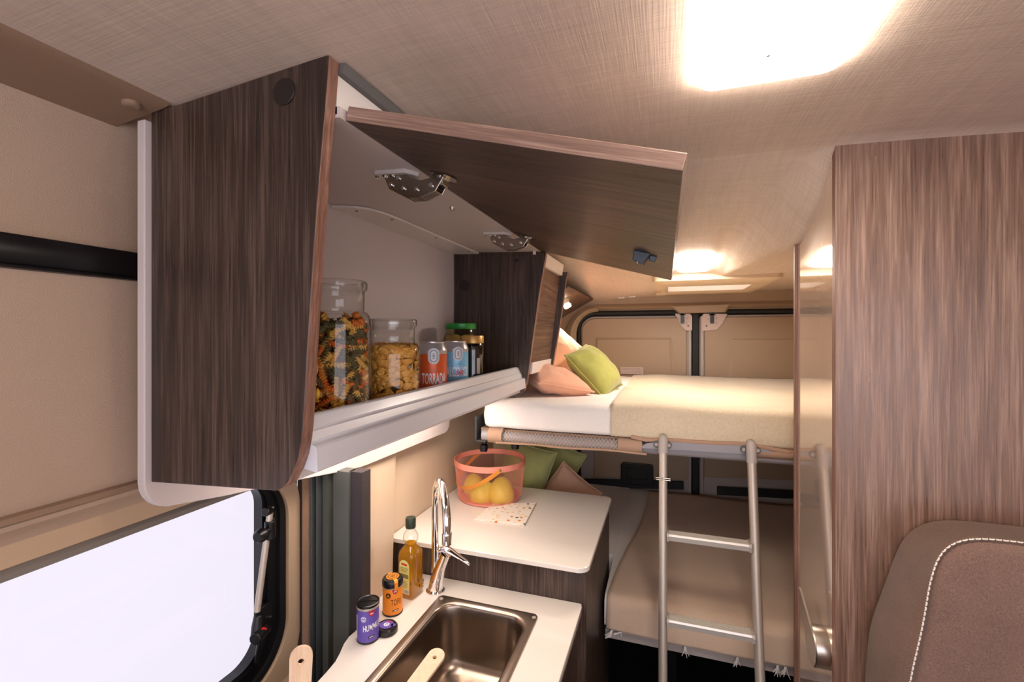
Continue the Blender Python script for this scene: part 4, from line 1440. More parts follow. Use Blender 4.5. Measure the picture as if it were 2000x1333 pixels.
# loose lid
c3 = on(755, 1234, Z=HZ); c3 = V((c3.x, c3.y, HZ + 0.0005))
lidt = thing('tin_lid', 'black tin lid with purple seal lying by purple tin', 'lid', c3)
bm = BM(); r = 0.0235
lathe(bm, [(r - 0.0015, 0), (r, 0.002), (r, 0.010), (r - 0.003, 0.0135), (0.001, 0.014)], c3, 40); obj('body', bm, 'black', lidt, smooth=0.6)
bm = BM(); f3 = lambda x, y: (c3.x + x, c3.y + y, c3.z + 0.0144)
oval_patch(bm, f3, 0, 0, 0.0145, 0.0145)
pr_ = [(0.010, 0.0144), (0.0200, 0.0142), (0.0240, 0.0105), (0.0243, 0.004)]
for s, a in ((1, PI * 1.08),):
    dx, dy = math.cos(a), math.sin(a)
    rows = [[bm.verts.new((c3.x + dx * q[0] - dy * e * 0.004, c3.y + dy * q[0] + dx * e * 0.004, c3.z + q[1])) for q in pr_] for e in (-1, 1)]
    for k in range(3): bm.faces.new((rows[0][k], rows[0][k + 1], rows[1][k + 1], rows[1][k]))
dx, dy = math.cos(PI * 1.08), math.sin(PI * 1.08)
rows = [[bm.verts.new((c3.x - dx * q - dy * e * 0.004, c3.y - dy * q + dx * e * 0.004, c3.z + 0.0144)) for q in (0.010, 0.0195)] for e in (-1, 1)]
bm.faces.new((rows[0][0], rows[0][1], rows[1][1], rows[1][0]))
obj('tape_seal', bm, 'purple', lidt)
bm = BM(); f4 = lambda x, y: (c3.x + x, c3.y + y, c3.z + 0.0148)
oval_patch(bm, f4, 0, 0, 0.0062, 0.0062, 24, 0.62); oval_patch(bm, f4, 0, 0, 0.0030, 0.0020, 16)
obj('seal_print', bm, 'labelwhite', lidt)
bm = BM(); curved_rect(bm, f4, -0.004, 0.004, 0.0085, 0.0115, 2); obj('seal_badge', bm, 'labelred', lidt)

# ---------------------------------------------------------------- oil bottle
cb = on(797, 1166, Z=HZ); cb = V((cb.x, cb.y + 0.012, HZ + 0.0005))
bot = thing('olive_oil_bottle', 'square glass bottle of olive oil with herbs behind the tins', 'bottle', cb)
rot = math.radians(-8)


def sq(hw, z, r):
    cr, sr = math.cos(rot), math.sin(rot)
    out = []
    for x, y in rrect(-hw, hw, -hw, hw, min(r, hw * 0.999), 6):
        out.append((cb.x + x * cr - y * sr, cb.y + x * sr + y * cr, cb.z + z))
    return out


outer = [(0.021, 0, 0.006), (0.0235, 0.003, 0.007), (0.0235, 0.098, 0.008), (0.0225, 0.108, 0.010), (0.0185, 0.116, 0.013), (0.0135, 0.122, 0.0133), (0.0145, 0.127, 0.0143),
         (0.0175, 0.133, 0.0173), (0.0188, 0.140, 0.0186), (0.0178, 0.147, 0.0176), (0.0145, 0.153, 0.0143), (0.0115, 0.157, 0.0114), (0.0108, 0.163, 0.0107), (0.0108, 0.172, 0.0107)]
bm = BM(); loft(bm, [sq(a, z, r) for a, z, r in outer], True, False); obj('glass', bm, 'glass', bot, smooth=1.0)
bm = BM(); loft(bm, [sq(a, z, r) for a, z, r in [(0.0195, 0.003, 0.005), (0.0222, 0.006, 0.006), (0.0222, 0.098, 0.007), (0.0212, 0.107, 0.009), (0.0172, 0.115, 0.012), (0.0125, 0.121, 0.0123), (0.0128, 0.126, 0.0126), (0.0135, 0.1275, 0.0133)]])
obj('oil', bm, 'oil', bot, smooth=1.0)
bm = BM(); lathe(bm, [(0.0122, 0.164), (0.0128, 0.167), (0.0128, 0.186), (0.0115, 0.189), (0.002, 0.190)], cb, 28); obj('cap', bm, 'cap', bot, smooth=0.6)
bm = BM(); random.seed(3)
for k in range(60):
    x, y = random.uniform(-0.0225, 0.0225), random.uniform(-0.0225, 0.0225)
    if max(abs(x), abs(y)) < 0.014: continue
    s = 0.0228 / max(abs(x), abs(y)); x *= s; y *= s
    z = 0.006 + abs(random.gauss(0, 0.022))
    if z > 0.09: continue
    cr, sr = math.cos(rot), math.sin(rot)
    c = V((cb.x + x * cr - y * sr, cb.y + x * sr + y * cr, cb.z + z))
    dv = V((random.uniform(-1, 1) * 0.001, random.uniform(-1, 1) * 0.001, random.uniform(-1, 1))).normalized() * random.uniform(0.002, 0.005)
    tube(bm, [c - dv, c + dv], random.uniform(0.0005, 0.0012), 5)
tag(obj('herbs', bm, 'herb', bot), kind='stuff')
cr, sr = math.cos(rot), math.sin(rot)


def face_pt(u, z, off=0.0240, side=0):
    # the face of the bottle turned to the left of the picture (normal -x local)
    x, y = (-off, -u) if side == 0 else (u, -off)
    return (cb.x + x * cr - y * sr, cb.y + x * sr + y * cr, cb.z + z)


def lab(bm, pts, off, side): bm.faces.new([bm.verts.new(face_pt(u, z, off, side)) for u, z in pts])


side = 1 if (V(face_pt(0, 0, 1, 1)) - cb).normalized().dot(V((-cb.x, -cb.y, 0)).normalized() + V((-0.9, 0, 0))) > 0 else 0
arch = [(-0.0155, 0.012), (0.0155, 0.012), (0.0155, 0.078)] + [(0.0155 * math.cos(a * PI / 10), 0.078 + 0.016 * math.sin(a * PI / 10)) for a in range(1, 10)] + [(-0.0155, 0.078)]
for sd_ in (1,):
    bm = BM(); lab(bm, arch, 0.0242, sd_); lb_ = obj('paper_label', bm, 'labelgreen', bot)
    bm = BM(); lab(bm, [(-0.009, 0.0815), (0.009, 0.0805), (0.009, 0.0850), (-0.009, 0.0860)], 0.0245, sd_); obj('red_name_band', bm, 'labelred', lb_)
    bm = BM()
    for k in range(3):
        z = 0.074 - k * 0.004
        lab(bm, [(-0.012 + k * 0.001, z), (0.012 - k * 0.001, z), (0.012 - k * 0.001, z + 0.0012), (-0.012 + k * 0.001, z + 0.0012)], 0.0245, sd_)
    lab(bm, [(-0.014, 0.050), (0.013, 0.050), (0.013, 0.060), (-0.014, 0.060)], 0.0245, sd_)
    for k in range(5):
        z = 0.043 - k * 0.0035
        lab(bm, [(-0.012, z), (0.010, z), (0.010, z + 0.001), (-0.012, z + 0.001)], 0.0245, sd_)
    obj('label_print', bm, 'labelink', lb_)
    bm = BM()
    lab(bm, [(0.001, 0.0140), (0.0135, 0.0140), (0.0135, 0.0240), (0.001, 0.0240)], 0.0245, sd_)
    obj('barcode_ground', bm, 'labelwhite', lb_)
    bm = BM()
    for k in range(9):
        u = 0.002 + k * 0.0013
        lab(bm, [(u, 0.0150), (u + 0.0006, 0.0150), (u + 0.0006, 0.0230), (u, 0.0230)], 0.0247, sd_)
    obj('barcode', bm, 'labelblack', lb_)

# ---------------------------------------------------------------- wooden spoons
def spoon(name_label, tip, tail, width, nrm_, head=True):
    tip = V(tip); tail = V(tail)
    ax = (tail - tip).normalized(); nn = V(nrm_); nn = (nn - ax * nn.dot(ax)).normalized(); sd2 = ax.cross(nn).normalized()
    L = (tail - tip).length
    w = width / 2
    n_arc = 10
    out = []
    for k in range(n_arc + 1):
        a = PI * k / n_arc
        out.append((w - w * math.sin(a), w * math.cos(a)))
    out += [(L * 0.35, -w * 0.92), (L * 0.7, -w * 0.75), (L * 0.78, -w * 0.9)]
    for k in range(9):
        a = k / 8 * PI
        out.append((L * 0.89 - L * 0.10 * math.cos(a) , -w * 1.0 - w * 0.9 * math.sin(a)) if k < 5 else (L * 0.89 - L * 0.10 * math.cos(a), -w * 1.0 - w * 0.9 * math.sin(a)))
    out2 = [(s, -t) for s, t in out[n_arc + 1:]][::-1]
    poly = out + out2
    # hole near the tip
    hole = [(w * 1.35 + 0.0040 * math.cos(2 * PI * k / 16), 0.0040 * math.sin(2 * PI * k / 16)) for k in range(16)]
    bm = plate([(p[1], p[0]) for p in poly], [[(p[1], p[0]) for p in hole]], -0.003, 0.003)
    for v in bm.verts:
        v.co = tip + ax * v.co.y + sd2 * v.co.x + nn * v.co.z
    o = obj('wooden_spoon', bm, 'spoon', bevel=0.0014, seg=2)
    tag(o, name_label, 'spoon', 'wooden spoons at the front edge')
    return o


spoon('pale wooden spoon with holed handle slanting over the sink', (-0.404, 0.775, -0.598), (-0.434, 0.50, -0.634), 0.031, (0.1, -0.3, 1))
tipb = ray(589, 1262) * 0.62; tailb = ray(580, 1480) * 0.60
jar_c = V((tailb.x, tailb.y, 0))
spoon('pale wooden spoon standing upright in front of the dark door post', tipb, V((tailb.x - 0.002, tailb.y, -0.634)), 0.029, (-tipb.x, -tipb.y, 0))
# holder keeping the upright spoon
uj = thing('utensil_pot', 'white pot holding the upright wooden spoon on worktop', 'pot', (-0.475, 0.455, HZ))
uc = V((tailb.x, tailb.y, HZ + 0.0005)); uj.location = uc
bm = BM(); lathe(bm, [(0.034, 0), (0.036, 0.003), (0.036, 0.07), (0.034, 0.07), (0.033, 0.005), (0.002, 0.005)], uc, 32)
obj('body', bm, 'white', uj, smooth=0.7)
sp2 = [o for o in C.objects if o.name.startswith('wooden_spoon')][-1]

# ================================================================ BASKET, PEARS, NAPKIN
bc = V((-0.567, 1.445, H2 + 0.001))
bk = thing('wire_basket', 'coral mesh basket with tan handle holding yellow pears', 'basket', bc)
RB, RT, HB = 0.108, 0.120, 0.132


def brad(z):
    t = z / HB
    if t < 0.12: return RB - 0.012 * (1 - t / 0.12) ** 2 + 0.0
    return RB + (RT - RB) * (t - 0.12) / 0.88


bm = BM()
na, nz_ = 96, 15
rows = []
for j in range(2 * nz_ + 1):
    z = 0.004 + (HB - 0.018) * j / (2 * nz_)
    rows.append([bm.verts.new((bc.x + brad(z) * math.cos(2 * PI * (k + 0.5 * (j % 2)) / na), bc.y + brad(z) * math.sin(2 * PI * (k + 0.5 * (j % 2)) / na), bc.z + z)) for k in range(na)])
for j in range(0, 2 * nz_ - 1):
    for k in range(na):
        if j % 2 == 0:
            a, b, c_, d_ = rows[j][k], rows[j + 1][k], rows[j + 2][k], rows[j + 1][(k - 1) % na]
        else:
            a, b, c_, d_ = rows[j][k], rows[j + 1][(k + 1) % na], rows[j + 2][k], rows[j + 1][k]
        bm.faces.new((a, b, c_, d_))
mesh_o = obj('mesh_side', bm, 'coral', bk)
w_ = mesh_o.modifiers.new('wire', 'WIREFRAME'); w_.thickness = 0.0008; w_.use_even_offset = False
bm = BM(); lathe(bm, [(RT - 0.0015, HB - 0.018), (RT + 0.001, HB - 0.018), (RT + 0.0015, HB), (RT - 0.0010, HB + 0.0008), (RT - 0.002, HB)], bc, 64, False)
obj('rim', bm, 'coral', bk, smooth=0.6)
bm = BM(); lathe(bm, [(RB - 0.012, 0.002), (RB - 0.008, 0.0), (RB - 0.004, 0.003), (RB - 0.006, 0.007)], bc, 64, False)
lathe(bm, [(0.001, 0.0015), (RB - 0.012, 0.0025), (RB - 0.012, 0.0035), (0.001, 0.0025)], bc, 64, False)
obj('base_ring', bm, 'coral', bk, smooth=0.6)
# handle: folded down towards the left front
v1 = on(1004 - 0, 911, Y=1.0); a1 = on(988, 913, Y=1.36); a2 = on(921, 882, Y=1.5)
pf = bc + V((RT * math.cos(-0.93), RT * math.sin(-0.93), HB - 0.010))
pbk = bc + V((RT * math.cos(-0.93 + PI), RT * math.sin(-0.93 + PI), HB - 0.010))
pf = pf + (pf - bc) * 0.0
axh = (pf - pbk).normalized()
midp = (pf + pbk) / 2
perp = V((-axh.y, axh.x, 0))
if perp.x > 0: perp = -perp
drop = (perp * 0.84 + V((0, 0, -0.58))).normalized()
Rh = (pf - pbk).length / 2 + 0.003
pts = []; 
for k in range(25):
    a = PI * k / 24
    pts.append(midp + axh * Rh * math.cos(a) + drop * (Rh * 1.08) * math.sin(a))
bm = BM()
hn = axh.cross(drop)
strap(bm, pts, lambda i: hn, 0.013, 0.003)
hd = obj('handle', bm, 'leather', bk, smooth=0.6, bevel=0.0008)
for q, s in ((pf, 1), (pbk, -1)):
    bm = BM(); disc(bm, q + axh * s * 0.003, axh * s, 0.0042, 0.003, 16, 0.003)
    obj('rivet', bm, 'nickel', hd, smooth=0.6)


def pear_mesh(bm, c, ax, s):
    ax = V(ax).normalized()
    prof = [(0.004, -0.040), (0.014, -0.042), (0.028, -0.036), (0.038, -0.022), (0.0415, -0.006), (0.039, 0.010), (0.032, 0.025), (0.024, 0.037), (0.016, 0.045), (0.007, 0.049), (0.002, 0.048)]
    q = ax.to_track_quat('Z', 'Y').to_matrix()
    rings = []
    for r, z in prof:
        rings.append([V(c) + q @ V((r * s * math.cos(2 * PI * k / 24) * (1 + 0.03 * math.sin(2 * k * PI / 12)), r * s * math.sin(2 * PI * k / 24), z * s)) for k in range(24)])
    loft(bm, rings)


def pear(px, py, fwd, ax, s, label):
    c = ray(px, py) * fwd
    t = thing('pear', label, 'fruit', c, 'yellow pears in the coral basket')
    bm = BM(); pear_mesh(bm, c, ax, s); b = obj('body', bm, 'pear', t, smooth=3.1)
    b.modifiers.new('sub', 'SUBSURF').levels = 1; b.modifiers['sub'].render_levels = 1
    a = V(ax).normalized()
    bm = BM(); tube(bm, [c + a * 0.046 * s, c + a * 0.060 * s], [0.0016, 0.0022], 8); obj('stem', bm, 'stem', t)
    bm = BM(); disc(bm, c - a * 0.0395 * s, -a, 0.005, 0.003, 10, 0.007); obj('calyx', bm, 'stem', t)


pear(926, 951, 1.60, (-0.3, 0.5, 0.5), 0.98, 'yellow pear at the back left of the coral basket')
pear(942, 967, 1.515, (0.5, 0.5, 0.75), 0.98, 'yellow pear in the middle of the coral basket')
pear(979, 963, 1.505, (-0.2, 0.8, 0.85), 1.08, 'yellow pear showing its calyx at right of the coral basket')

nap = [on(px, py, Z=H2) for px, py in ((925, 1017), (1024, 1029), (1047, 986), (962, 986))]
bm = BM()
prism(bm, [(p.x, p.y) for p in nap], 2, H2 + 0.0005, H2 + 0.0030)
n0 = (nap[0] * 0.985 + nap[1] * 0.015)
bm2 = BM()
sh = V((0.004, 0.004, 0))
prism(bm2, [((p + (nap[2] - p) * 0.03).x, (p + (nap[2] - p) * 0.03).y) for p in nap], 2, H2 + 0.0032, H2 + 0.0050)
merge(bm, bm2)
tag(obj('paper_napkin', bm, 'napkin', bevel=0.0005), 'folded paper napkin with orange and dark dots partly under basket', 'napkin')

# ================================================================ JARS AND CANS ON THE SHELF
SH = -0.150


def glass_jar(c, r, h, label, group=None):
    t = thing('glass_jar', label, 'jar', c, group)
    ht = h
    o_ = [(r * 0.90, 0.0), (r * 0.98, 0.003), (r, 0.010), (r, ht * 0.62 if ht < 0.2 else ht * 0.70)]
    z3 = o_[-1][1]
    for k in range(1, 7):
        a = k / 6 * PI / 2
        o_.append((r * 0.80 + r * 0.20 * math.cos(a), z3 + 0.022 * math.sin(a)))
    o_ += [(r * 0.79, z3 + 0.026), (r * 0.80, ht - 0.016), (r * 0.86, ht - 0.014), (r * 0.885, ht - 0.010), (r * 0.885, ht - 0.003), (r * 0.86, ht), (r * 0.80, ht), (r * 0.76, ht - 0.004)]
    bm = BM(); lathe(bm, o_, c, 48, False)
    lathe(bm, [(r * 0.76, ht - 0.004), (r * 0.755, ht - 0.014), (r * 0.765, ht - 0.020)], c, 48, False)
    lathe(bm, [(r * 0.90, 0.0), (r * 0.01, 0.002)], c, 48, False)
    obj('glass', bm, 'glass', t, smooth=1.2)
    return t


J1 = V((-0.500, 0.604, SH + 0.0005)); R1 = 0.0520; H1 = 0.236
J2 = V((-0.500, 0.762, SH + 0.0005)); R2 = 0.0515; H2j = 0.180
J0 = V((-0.512, 0.5115, SH + 0.0005)); R0 = 0.0405
glass_jar(J1, R1, H1, 'tall open glass jar packed with coloured fusilli', 'glass storage jars on the cabinet shelf')
glass_jar(J2, R2, H2j, 'shorter open glass jar filled with corn flakes', 'glass storage jars on the cabinet shelf')
glass_jar(J0, R0, 0.17, 'glass jar of yellow pasta shells half hidden by cabinet side', 'glass storage jars on the cabinet shelf')


def fusillo(name, mat):
    bm = BM()
    n = 26; m = 15; L = 0.036; R = 0.0062; turns = 2.4
    rings = []
    for i in range(n + 1):
        t = i / n; z = (t - 0.5) * L; a0 = t * turns * 2 * PI
        ring_ = []
        for k in range(m):
            a = 2 * PI * k / m
            lobe = 0.5 + 0.5 * math.cos(3 * a)
            rr = R * (0.30 + 0.70 * lobe ** 1.5)
            ring_.append((rr * math.cos(a + a0), rr * math.sin(a + a0), z))
        rings.append(ring_)
    loft(bm, rings)
    me = bpy.data.meshes.new(name)
    bmesh.ops.recalc_face_normals(bm, faces=bm.faces)
    bm.to_mesh(me); bm.free(); me.materials.append(M[mat])
    for p in me.polygons: p.use_smooth = True
    return me


fus = {'plain yellow': fusillo('fusillo_plain', 'pasta_y'), 'orange tomato': fusillo('fusillo_tomato', 'pasta_o'), 'dark green spinach': fusillo('fusillo_spinach', 'pasta_g')}
random.seed(21)
cols = ['plain yellow', 'plain yellow', 'orange tomato', 'dark green spinach', 'dark green spinach']
cand = []
for layer, rad, cnt in ((0, 0.0405, 150), (1, 0.027, 60)):
    for k in range(cnt):
        best = None
        for _t in range(14):
            a = random.uniform(0, 2 * PI); z = random.uniform(0.016, 0.168)
            if layer == 0 and math.cos(a - math.atan2(-J1.y, -J1.x)) < -0.45 and random.random() < 0.7: continue
            p = V((rad * math.cos(a), rad * math.sin(a), z))
            dmin = min([(p - q).length for q, _ in cand] or [9])
            if best is None or dmin > best[0]: best = (dmin, p, a)
        if best: cand.append((best[1], best[2]))
for k in range(22):
    a = random.uniform(0, 2 * PI); rr = 0.036 * math.sqrt(random.random())
    cand.append((V((rr * math.cos(a), rr * math.sin(a), random.uniform(0.158, 0.172))), a))
for p, a in cand:
    col = random.choice(cols)
    o = bpy.data.objects.new('fusilli_pasta', fus[col]); C.objects.link(o)
    # axis lies in the tangent plane of the glass
    tang = V((-math.sin(a), math.cos(a), 0)); phi = random.uniform(0, PI)
    ax = tang * math.cos(phi) + V((0, 0, 1)) * math.sin(phi) + V((math.cos(a), math.sin(a), 0)) * random.uniform(-0.15, 0.15)
    o.rotation_euler = ax.to_track_quat('Z', 'Y').to_euler()
    rr = math.hypot(p.x, p.y)
    # keep the ends of the level ones inside the glass
    half = 0.018 * abs(math.cos(phi))
    lim = math.sqrt(max(0, 0.0485 ** 2 - half ** 2)) - 0.0065
    if rr > lim: p = V((p.x * lim / rr, p.y * lim / rr, p.z))
    zlo = 0.010 + 0.018 * abs(math.sin(phi))
    o.location = J1 + V((p.x, p.y, max(p.z, zlo)))
    tag(o, col + ' fusilli twist packed in the tall glass jar', 'pasta', 'fusilli in the tall jar')

# corn flakes: nobody would count them
bm = BM(); random.seed(5)
zs_top = 0.127
for k in range(640):
    a = random.uniform(0, 2 * PI)
    if k < 470: rr = random.uniform(0.040, 0.046); z = random.uniform(0.014, zs_top)
    else: rr = 0.045 * math.sqrt(random.random()); z = zs_top - 0.004 + random.uniform(0, 0.008)
    c = J2 + V((rr * math.cos(a), rr * math.sin(a), z))
    n_ = V((math.cos(a), math.sin(a), random.uniform(-0.5, 0.7))) + V((random.uniform(-1, 1), random.uniform(-1, 1), random.uniform(-1, 1))) * 0.75
    if k >= 470: n_ += V((0, 0, 2.2))
    q = n_.to_track_quat('Z', 'Y').to_matrix()
    s = random.uniform(0.0075, 0.0125); m_ = 9
    ph = random.uniform(0, 6); bend = random.uniform(0.15, 0.5)
    rim_ = []; mid_ = []
    for i in range(m_):
        t = 2 * PI * i / m_
        r_ = s * (1 + 0.22 * math.sin(3 * t + ph) + random.uniform(-0.1, 0.1))
        rim_.append((r_ * math.cos(t), 0.75 * r_ * math.sin(t)))
        mid_.append((0.55 * r_ * math.cos(t), 0.41 * r_ * math.sin(t)))
    def F(p): 
        return c + q @ V((p[0], p[1], -bend * (p[0] ** 2) / s + 0.0006 * math.sin(p[0] * 900 + ph) + 0.0006 * math.sin(p[1] * 800)))
    ro = [bm.verts.new(F(p)) for p in rim_]; rm = [bm.verts.new(F(p)) for p in mid_]; cv = bm.verts.new(F((0, 0)))
    for i in range(m_):
        bm.faces.new((ro[i], ro[(i + 1) % m_], rm[(i + 1) % m_], rm[i])); bm.faces.new((rm[i], rm[(i + 1) % m_], cv))
for v in bm.verts:   # keep inside the glass
    dx, dy = v.co.x - J2.x, v.co.y - J2.y; rr = math.hypot(dx, dy)
    if rr > 0.0488: v.co.x = J2.x + dx * 0.0488 / rr; v.co.y = J2.y + dy * 0.0488 / rr
    v.co.z = max(v.co.z, J2.z + 0.009)
o = obj('corn_flakes', bm, 'corn', smooth=3.1)
sl = o.modifiers.new('thick', 'SOLIDIFY'); sl.thickness = 0.0007
tag(o, 'golden corn flakes filling the shorter glass jar', 'cereal', kind='stuff')

# yellow shells
bm = BM()
rings = []
for i in range(9):
    t = i / 8; a0 = (t - 0.5) * 1.3
    c = V((0.020 * math.sin(a0), 0, 0.020 * (math.cos(a0) - 0.9)))
    rr = 0.0062 + 0.0032 * t
    rings.append([c + V((rr * math.cos(2 * PI * k / 16) * (1 + 0.05 * math.cos(8 * 2 * PI * k / 16)) * math.sin(0) , rr * math.sin(2 * PI * k / 16), rr * math.cos(2 * PI * k / 16))) for k in range(16)])
loft(bm, rings, True, False)
me = bpy.data.meshes.new('pasta_shell'); bm.to_mesh(me); bm.free(); me.materials.append(M['shell'])
for p in me.polygons: p.use_smooth = True
random.seed(9)
lst = []
for k in range(46):
    best = None
    for _t in range(12):
        a = random.uniform(0, 2 * PI); z = random.uniform(0.016, 0.128)
        p = V((0.029 * math.cos(a), 0.029 * math.sin(a), z))
        dm = min([(p - q).length for q in lst] or [9])
        if best is None or dm > best[0]: best = (dm, p)
    lst.append(best[1])
    o = bpy.data.objects.new('pasta_shell', me); C.objects.link(o)
    o.location = J0 + best[1]
    o.rotation_euler = (random.uniform(0, 6), random.uniform(0, 6), random.uniform(0, 6))
    m_ = o.modifiers.new('thick', 'SOLIDIFY'); m_.thickness = 0.001
    tag(o, 'yellow pasta shell in the half hidden glass jar', 'pasta', 'pasta shells in the half hidden jar')


# drink cans
def can(c, r, h, body_mat, label, turn, words, split):
    t = thing('drink_can', label, 'can', c, 'drink cans on the cabinet shelf')
    bm = BM(); lathe(bm, [(r * 0.80, 0.0), (r * 0.84, 0.002), (r, 0.012), (r, h * split)], c, 48); obj('body', bm, body_mat, t, smooth=0.7)
    bm = BM(); lathe(bm, [(r - 0.0002, h * split), (r, h * split), (r, h - 0.019), (r * 0.985, h - 0.017), (r * 0.82, h - 0.004), (r * 0.80, h - 0.003)], c, 48, False)
    obj('shoulder', bm, 'can_metal', t, smooth=0.7)
    bm = BM(); lathe(bm, [(r * 0.80, h - 0.004), (r * 0.825, h - 0.003), (r * 0.825, h), (r * 0.79, h), (r * 0.77, h - 0.006), (0.001, h - 0.006)], c, 48)
    obj('rim', bm, 'can_metal', t, smooth=0.7)
    f = wrapper(c, r + 0.0004, facecam(c)); f2 = wrapper(c, r + 0.0006, facecam(c)); f3 = wrapper(c, r + 0.0008, facecam(c))
    # arched emblem
    def stad(cx, cy, hw, hh, n=12):
        out = []
        for k in range(n + 1):
            a = PI * k / n; out.append((cx + hw * math.cos(a), cy + hh - hw + hw * math.sin(a)))
        for k in range(n + 1):
            a = PI + PI * k / n; out.append((cx + hw * math.cos(a), cy - hh + hw + hw * math.sin(a)))
        return out
    def fan(bm, poly, cx, cy, ff):
        m = bm.verts.new(ff(cx, cy)); vs = [bm.verts.new(ff(*p)) for p in poly]
        for k in range(len(vs)): bm.faces.new((vs[k], vs[(k + 1) % len(vs)], m))
    def band(bm, a, b, ff):
        A_ = [bm.verts.new(ff(*p)) for p in a]; B_ = [bm.verts.new(ff(*p)) for p in b]
        for k in range(len(A_)): bm.faces.new((A_[k], A_[(k + 1) % len(A_)], B_[(k + 1) % len(B_)], B_[k]))
    ey = h * split - 0.0045
    bm = BM(); fan(bm, stad(turn, ey, 0.0125, 0.0175), turn, ey, f2); em = obj('emblem', bm, 'can_white', t)
    bm = BM(); band(bm, stad(turn, ey, 0.0108, 0.0157), stad(turn, ey, 0.0100, 0.0149), f3); band(bm, stad(turn, ey, 0.0085, 0.0133), stad(turn, ey, 0.0065, 0.0112), f3)
    for k in range(4):
        curved_rect(bm, f3, turn - 0.003, turn + 0.003, ey - 0.005 + k * 0.003, ey - 0.0035 + k * 0.003, 3)
    curved_rect(bm, f3, turn - 0.0005, turn + 0.0005, ey - 0.008, ey + 0.007, 1)
    obj('emblem_lines', bm, 'can_gray', em)
    for txt, size, x, y, sx, bold, ink, shear in words:
        bm = letters(txt, size, lambda a, b: (f3 if ink == 'can_red' else f2)(a + x, b + y), sx, bold, 1.0, shear)
        obj('lettering', bm, ink, t)
    bm = BM(); 
    for k in range(9):
        curved_rect(bm, f2, turn - 0.011 + k * 0.0028, turn - 0.0095 + k * 0.0028, 0.0365, 0.0377, 2)
    obj('small_print', bm, 'can_gray', t)
    return t


can(V((-0.495, 0.9075, SH + 0.0005)), 0.0330, 0.1345, 'can_orange', 'orange and silver drink can reading TORRADA', 0.0035,
    [('TORRADA', 0.033, 0.0050, 0.0535, -0.058, 0.0007, 'can_white', 0.0), ('CERVEZA', 0.0045, 0.0035, 0.0725, 1.0, 0.0, 'can_gray', 0.0)], 0.805)
can(V((-0.500, 1.036, SH + 0.0005)), 0.0330, 0.1345, 'can_blue', 'light blue and silver drink can reading ALCOHOL sin', 0.0075,
    [('ALCOHOL', 0.033, 0.0080, 0.0590, -0.062, 0.0007, 'can_white', 0.0), ('sin', 0.021, 0.0100, 0.0595, 0.9, 0.0004, 'can_red', 0.35), ('CERVEZA', 0.0045, 0.0085, 0.0785, 1.0, 0.0, 'can_gray', 0.0)], 0.805)

# dark jar with gold lid
c = V((-0.505, 1.155, SH + 0.0005)); r = 0.031
t = thing('preserve_jar', 'dark preserve jar with gold lid beside light blue can', 'jar', c)
bm = BM(); lathe(bm, [(r * 0.88, 0), (r, 0.005), (r, 0.030), (r * 0.95, 0.040), (r * 0.95, 0.085), (r, 0.095), (r, 0.118), (r * 0.9, 0.128), (r * 0.86, 0.131)], c, 40)
obj('glass', bm, 'jam', t, smooth=0.8)
bm = BM(); lathe(bm, [(r * 0.90, 0.126), (r * 1.02, 0.128), (r * 1.02, 0.145), (r * 0.98, 0.148), (0.001, 0.1475)], c, 40); obj('lid', bm, 'gold', t, smooth=0.6)
bm = BM(); f = wrapper(c, r * 0.96, facecam(c)); curved_rect(bm, f, 0.012, 0.022, 0.045, 0.095, 4); obj('paper_label', bm, 'gray_pl', t)
# pickles with green lid
c = V((-0.590, 1.262, SH + 0.0005)); r = 0.054
t = thing('pickle_jar', 'pickle jar with green lid at back of the shelf', 'jar', c)
bm = BM(); lathe(bm, [(r * 0.9, 0), (r, 0.006), (r, 0.125), (r * 0.93, 0.145), (r * 0.82, 0.158), (r * 0.80, 0.172)], c, 40, False); obj('glass', bm, 'brine', t, smooth=0.8)
bm = BM(); lathe(bm, [(r * 0.84, 0.168), (r * 0.86, 0.170), (r * 0.86, 0.182), (r * 0.82, 0.185), (0.001, 0.1845)], c, 40); obj('lid', bm, 'grn_lid', t, smooth=0.6)
random.seed(4)
pick = None
spots = []
for lvl in range(4):
    for k in range(6):
        a = k * PI / 3 + lvl * 0.5
        spots.append((0.030 * math.cos(a), 0.030 * math.sin(a), 0.024 + lvl * 0.036))
me_p = None
for k, (x, y, z) in enumerate(spots):
    p0 = c + V((x, y, z))
    if me_p is None:
        bm = BM(); bmesh.ops.create_icosphere(bm, subdivisions=3, radius=0.0185)
        for v in bm.verts: v.co.z *= 1.1
        me_p = bpy.data.meshes.new('pickled_onion'); bm.to_mesh(me_p); bm.free(); me_p.materials.append(M['veg'])
        for p in me_p.polygons: p.use_smooth = True
    o = bpy.data.objects.new('pickled_vegetable', me_p); C.objects.link(o); o.location = p0
    o.rotation_euler = (random.uniform(-0.5, 0.5), random.uniform(-0.5, 0.5), 0)
    tag(o, 'pale round pickled vegetable inside the green-lidded jar', 'vegetable', 'pickled vegetables in the green-lidded jar')

# ================================================================ BUNKS
def sweep(bm, xs, prof, closed=True, caps=True):
    """prof(x) -> list of (y, z) points"""
    loft(bm, [[(x, p[0], p[1]) for p in prof(x)] for x in xs], closed, caps)


def nz(x, y, z=0.0, s=1.0): return noise.noise(V((x * s, y * s, z * s)))


UZ0, UZ1 = -0.292, -0.203
UY0, UY1 = 1.330, 2.315


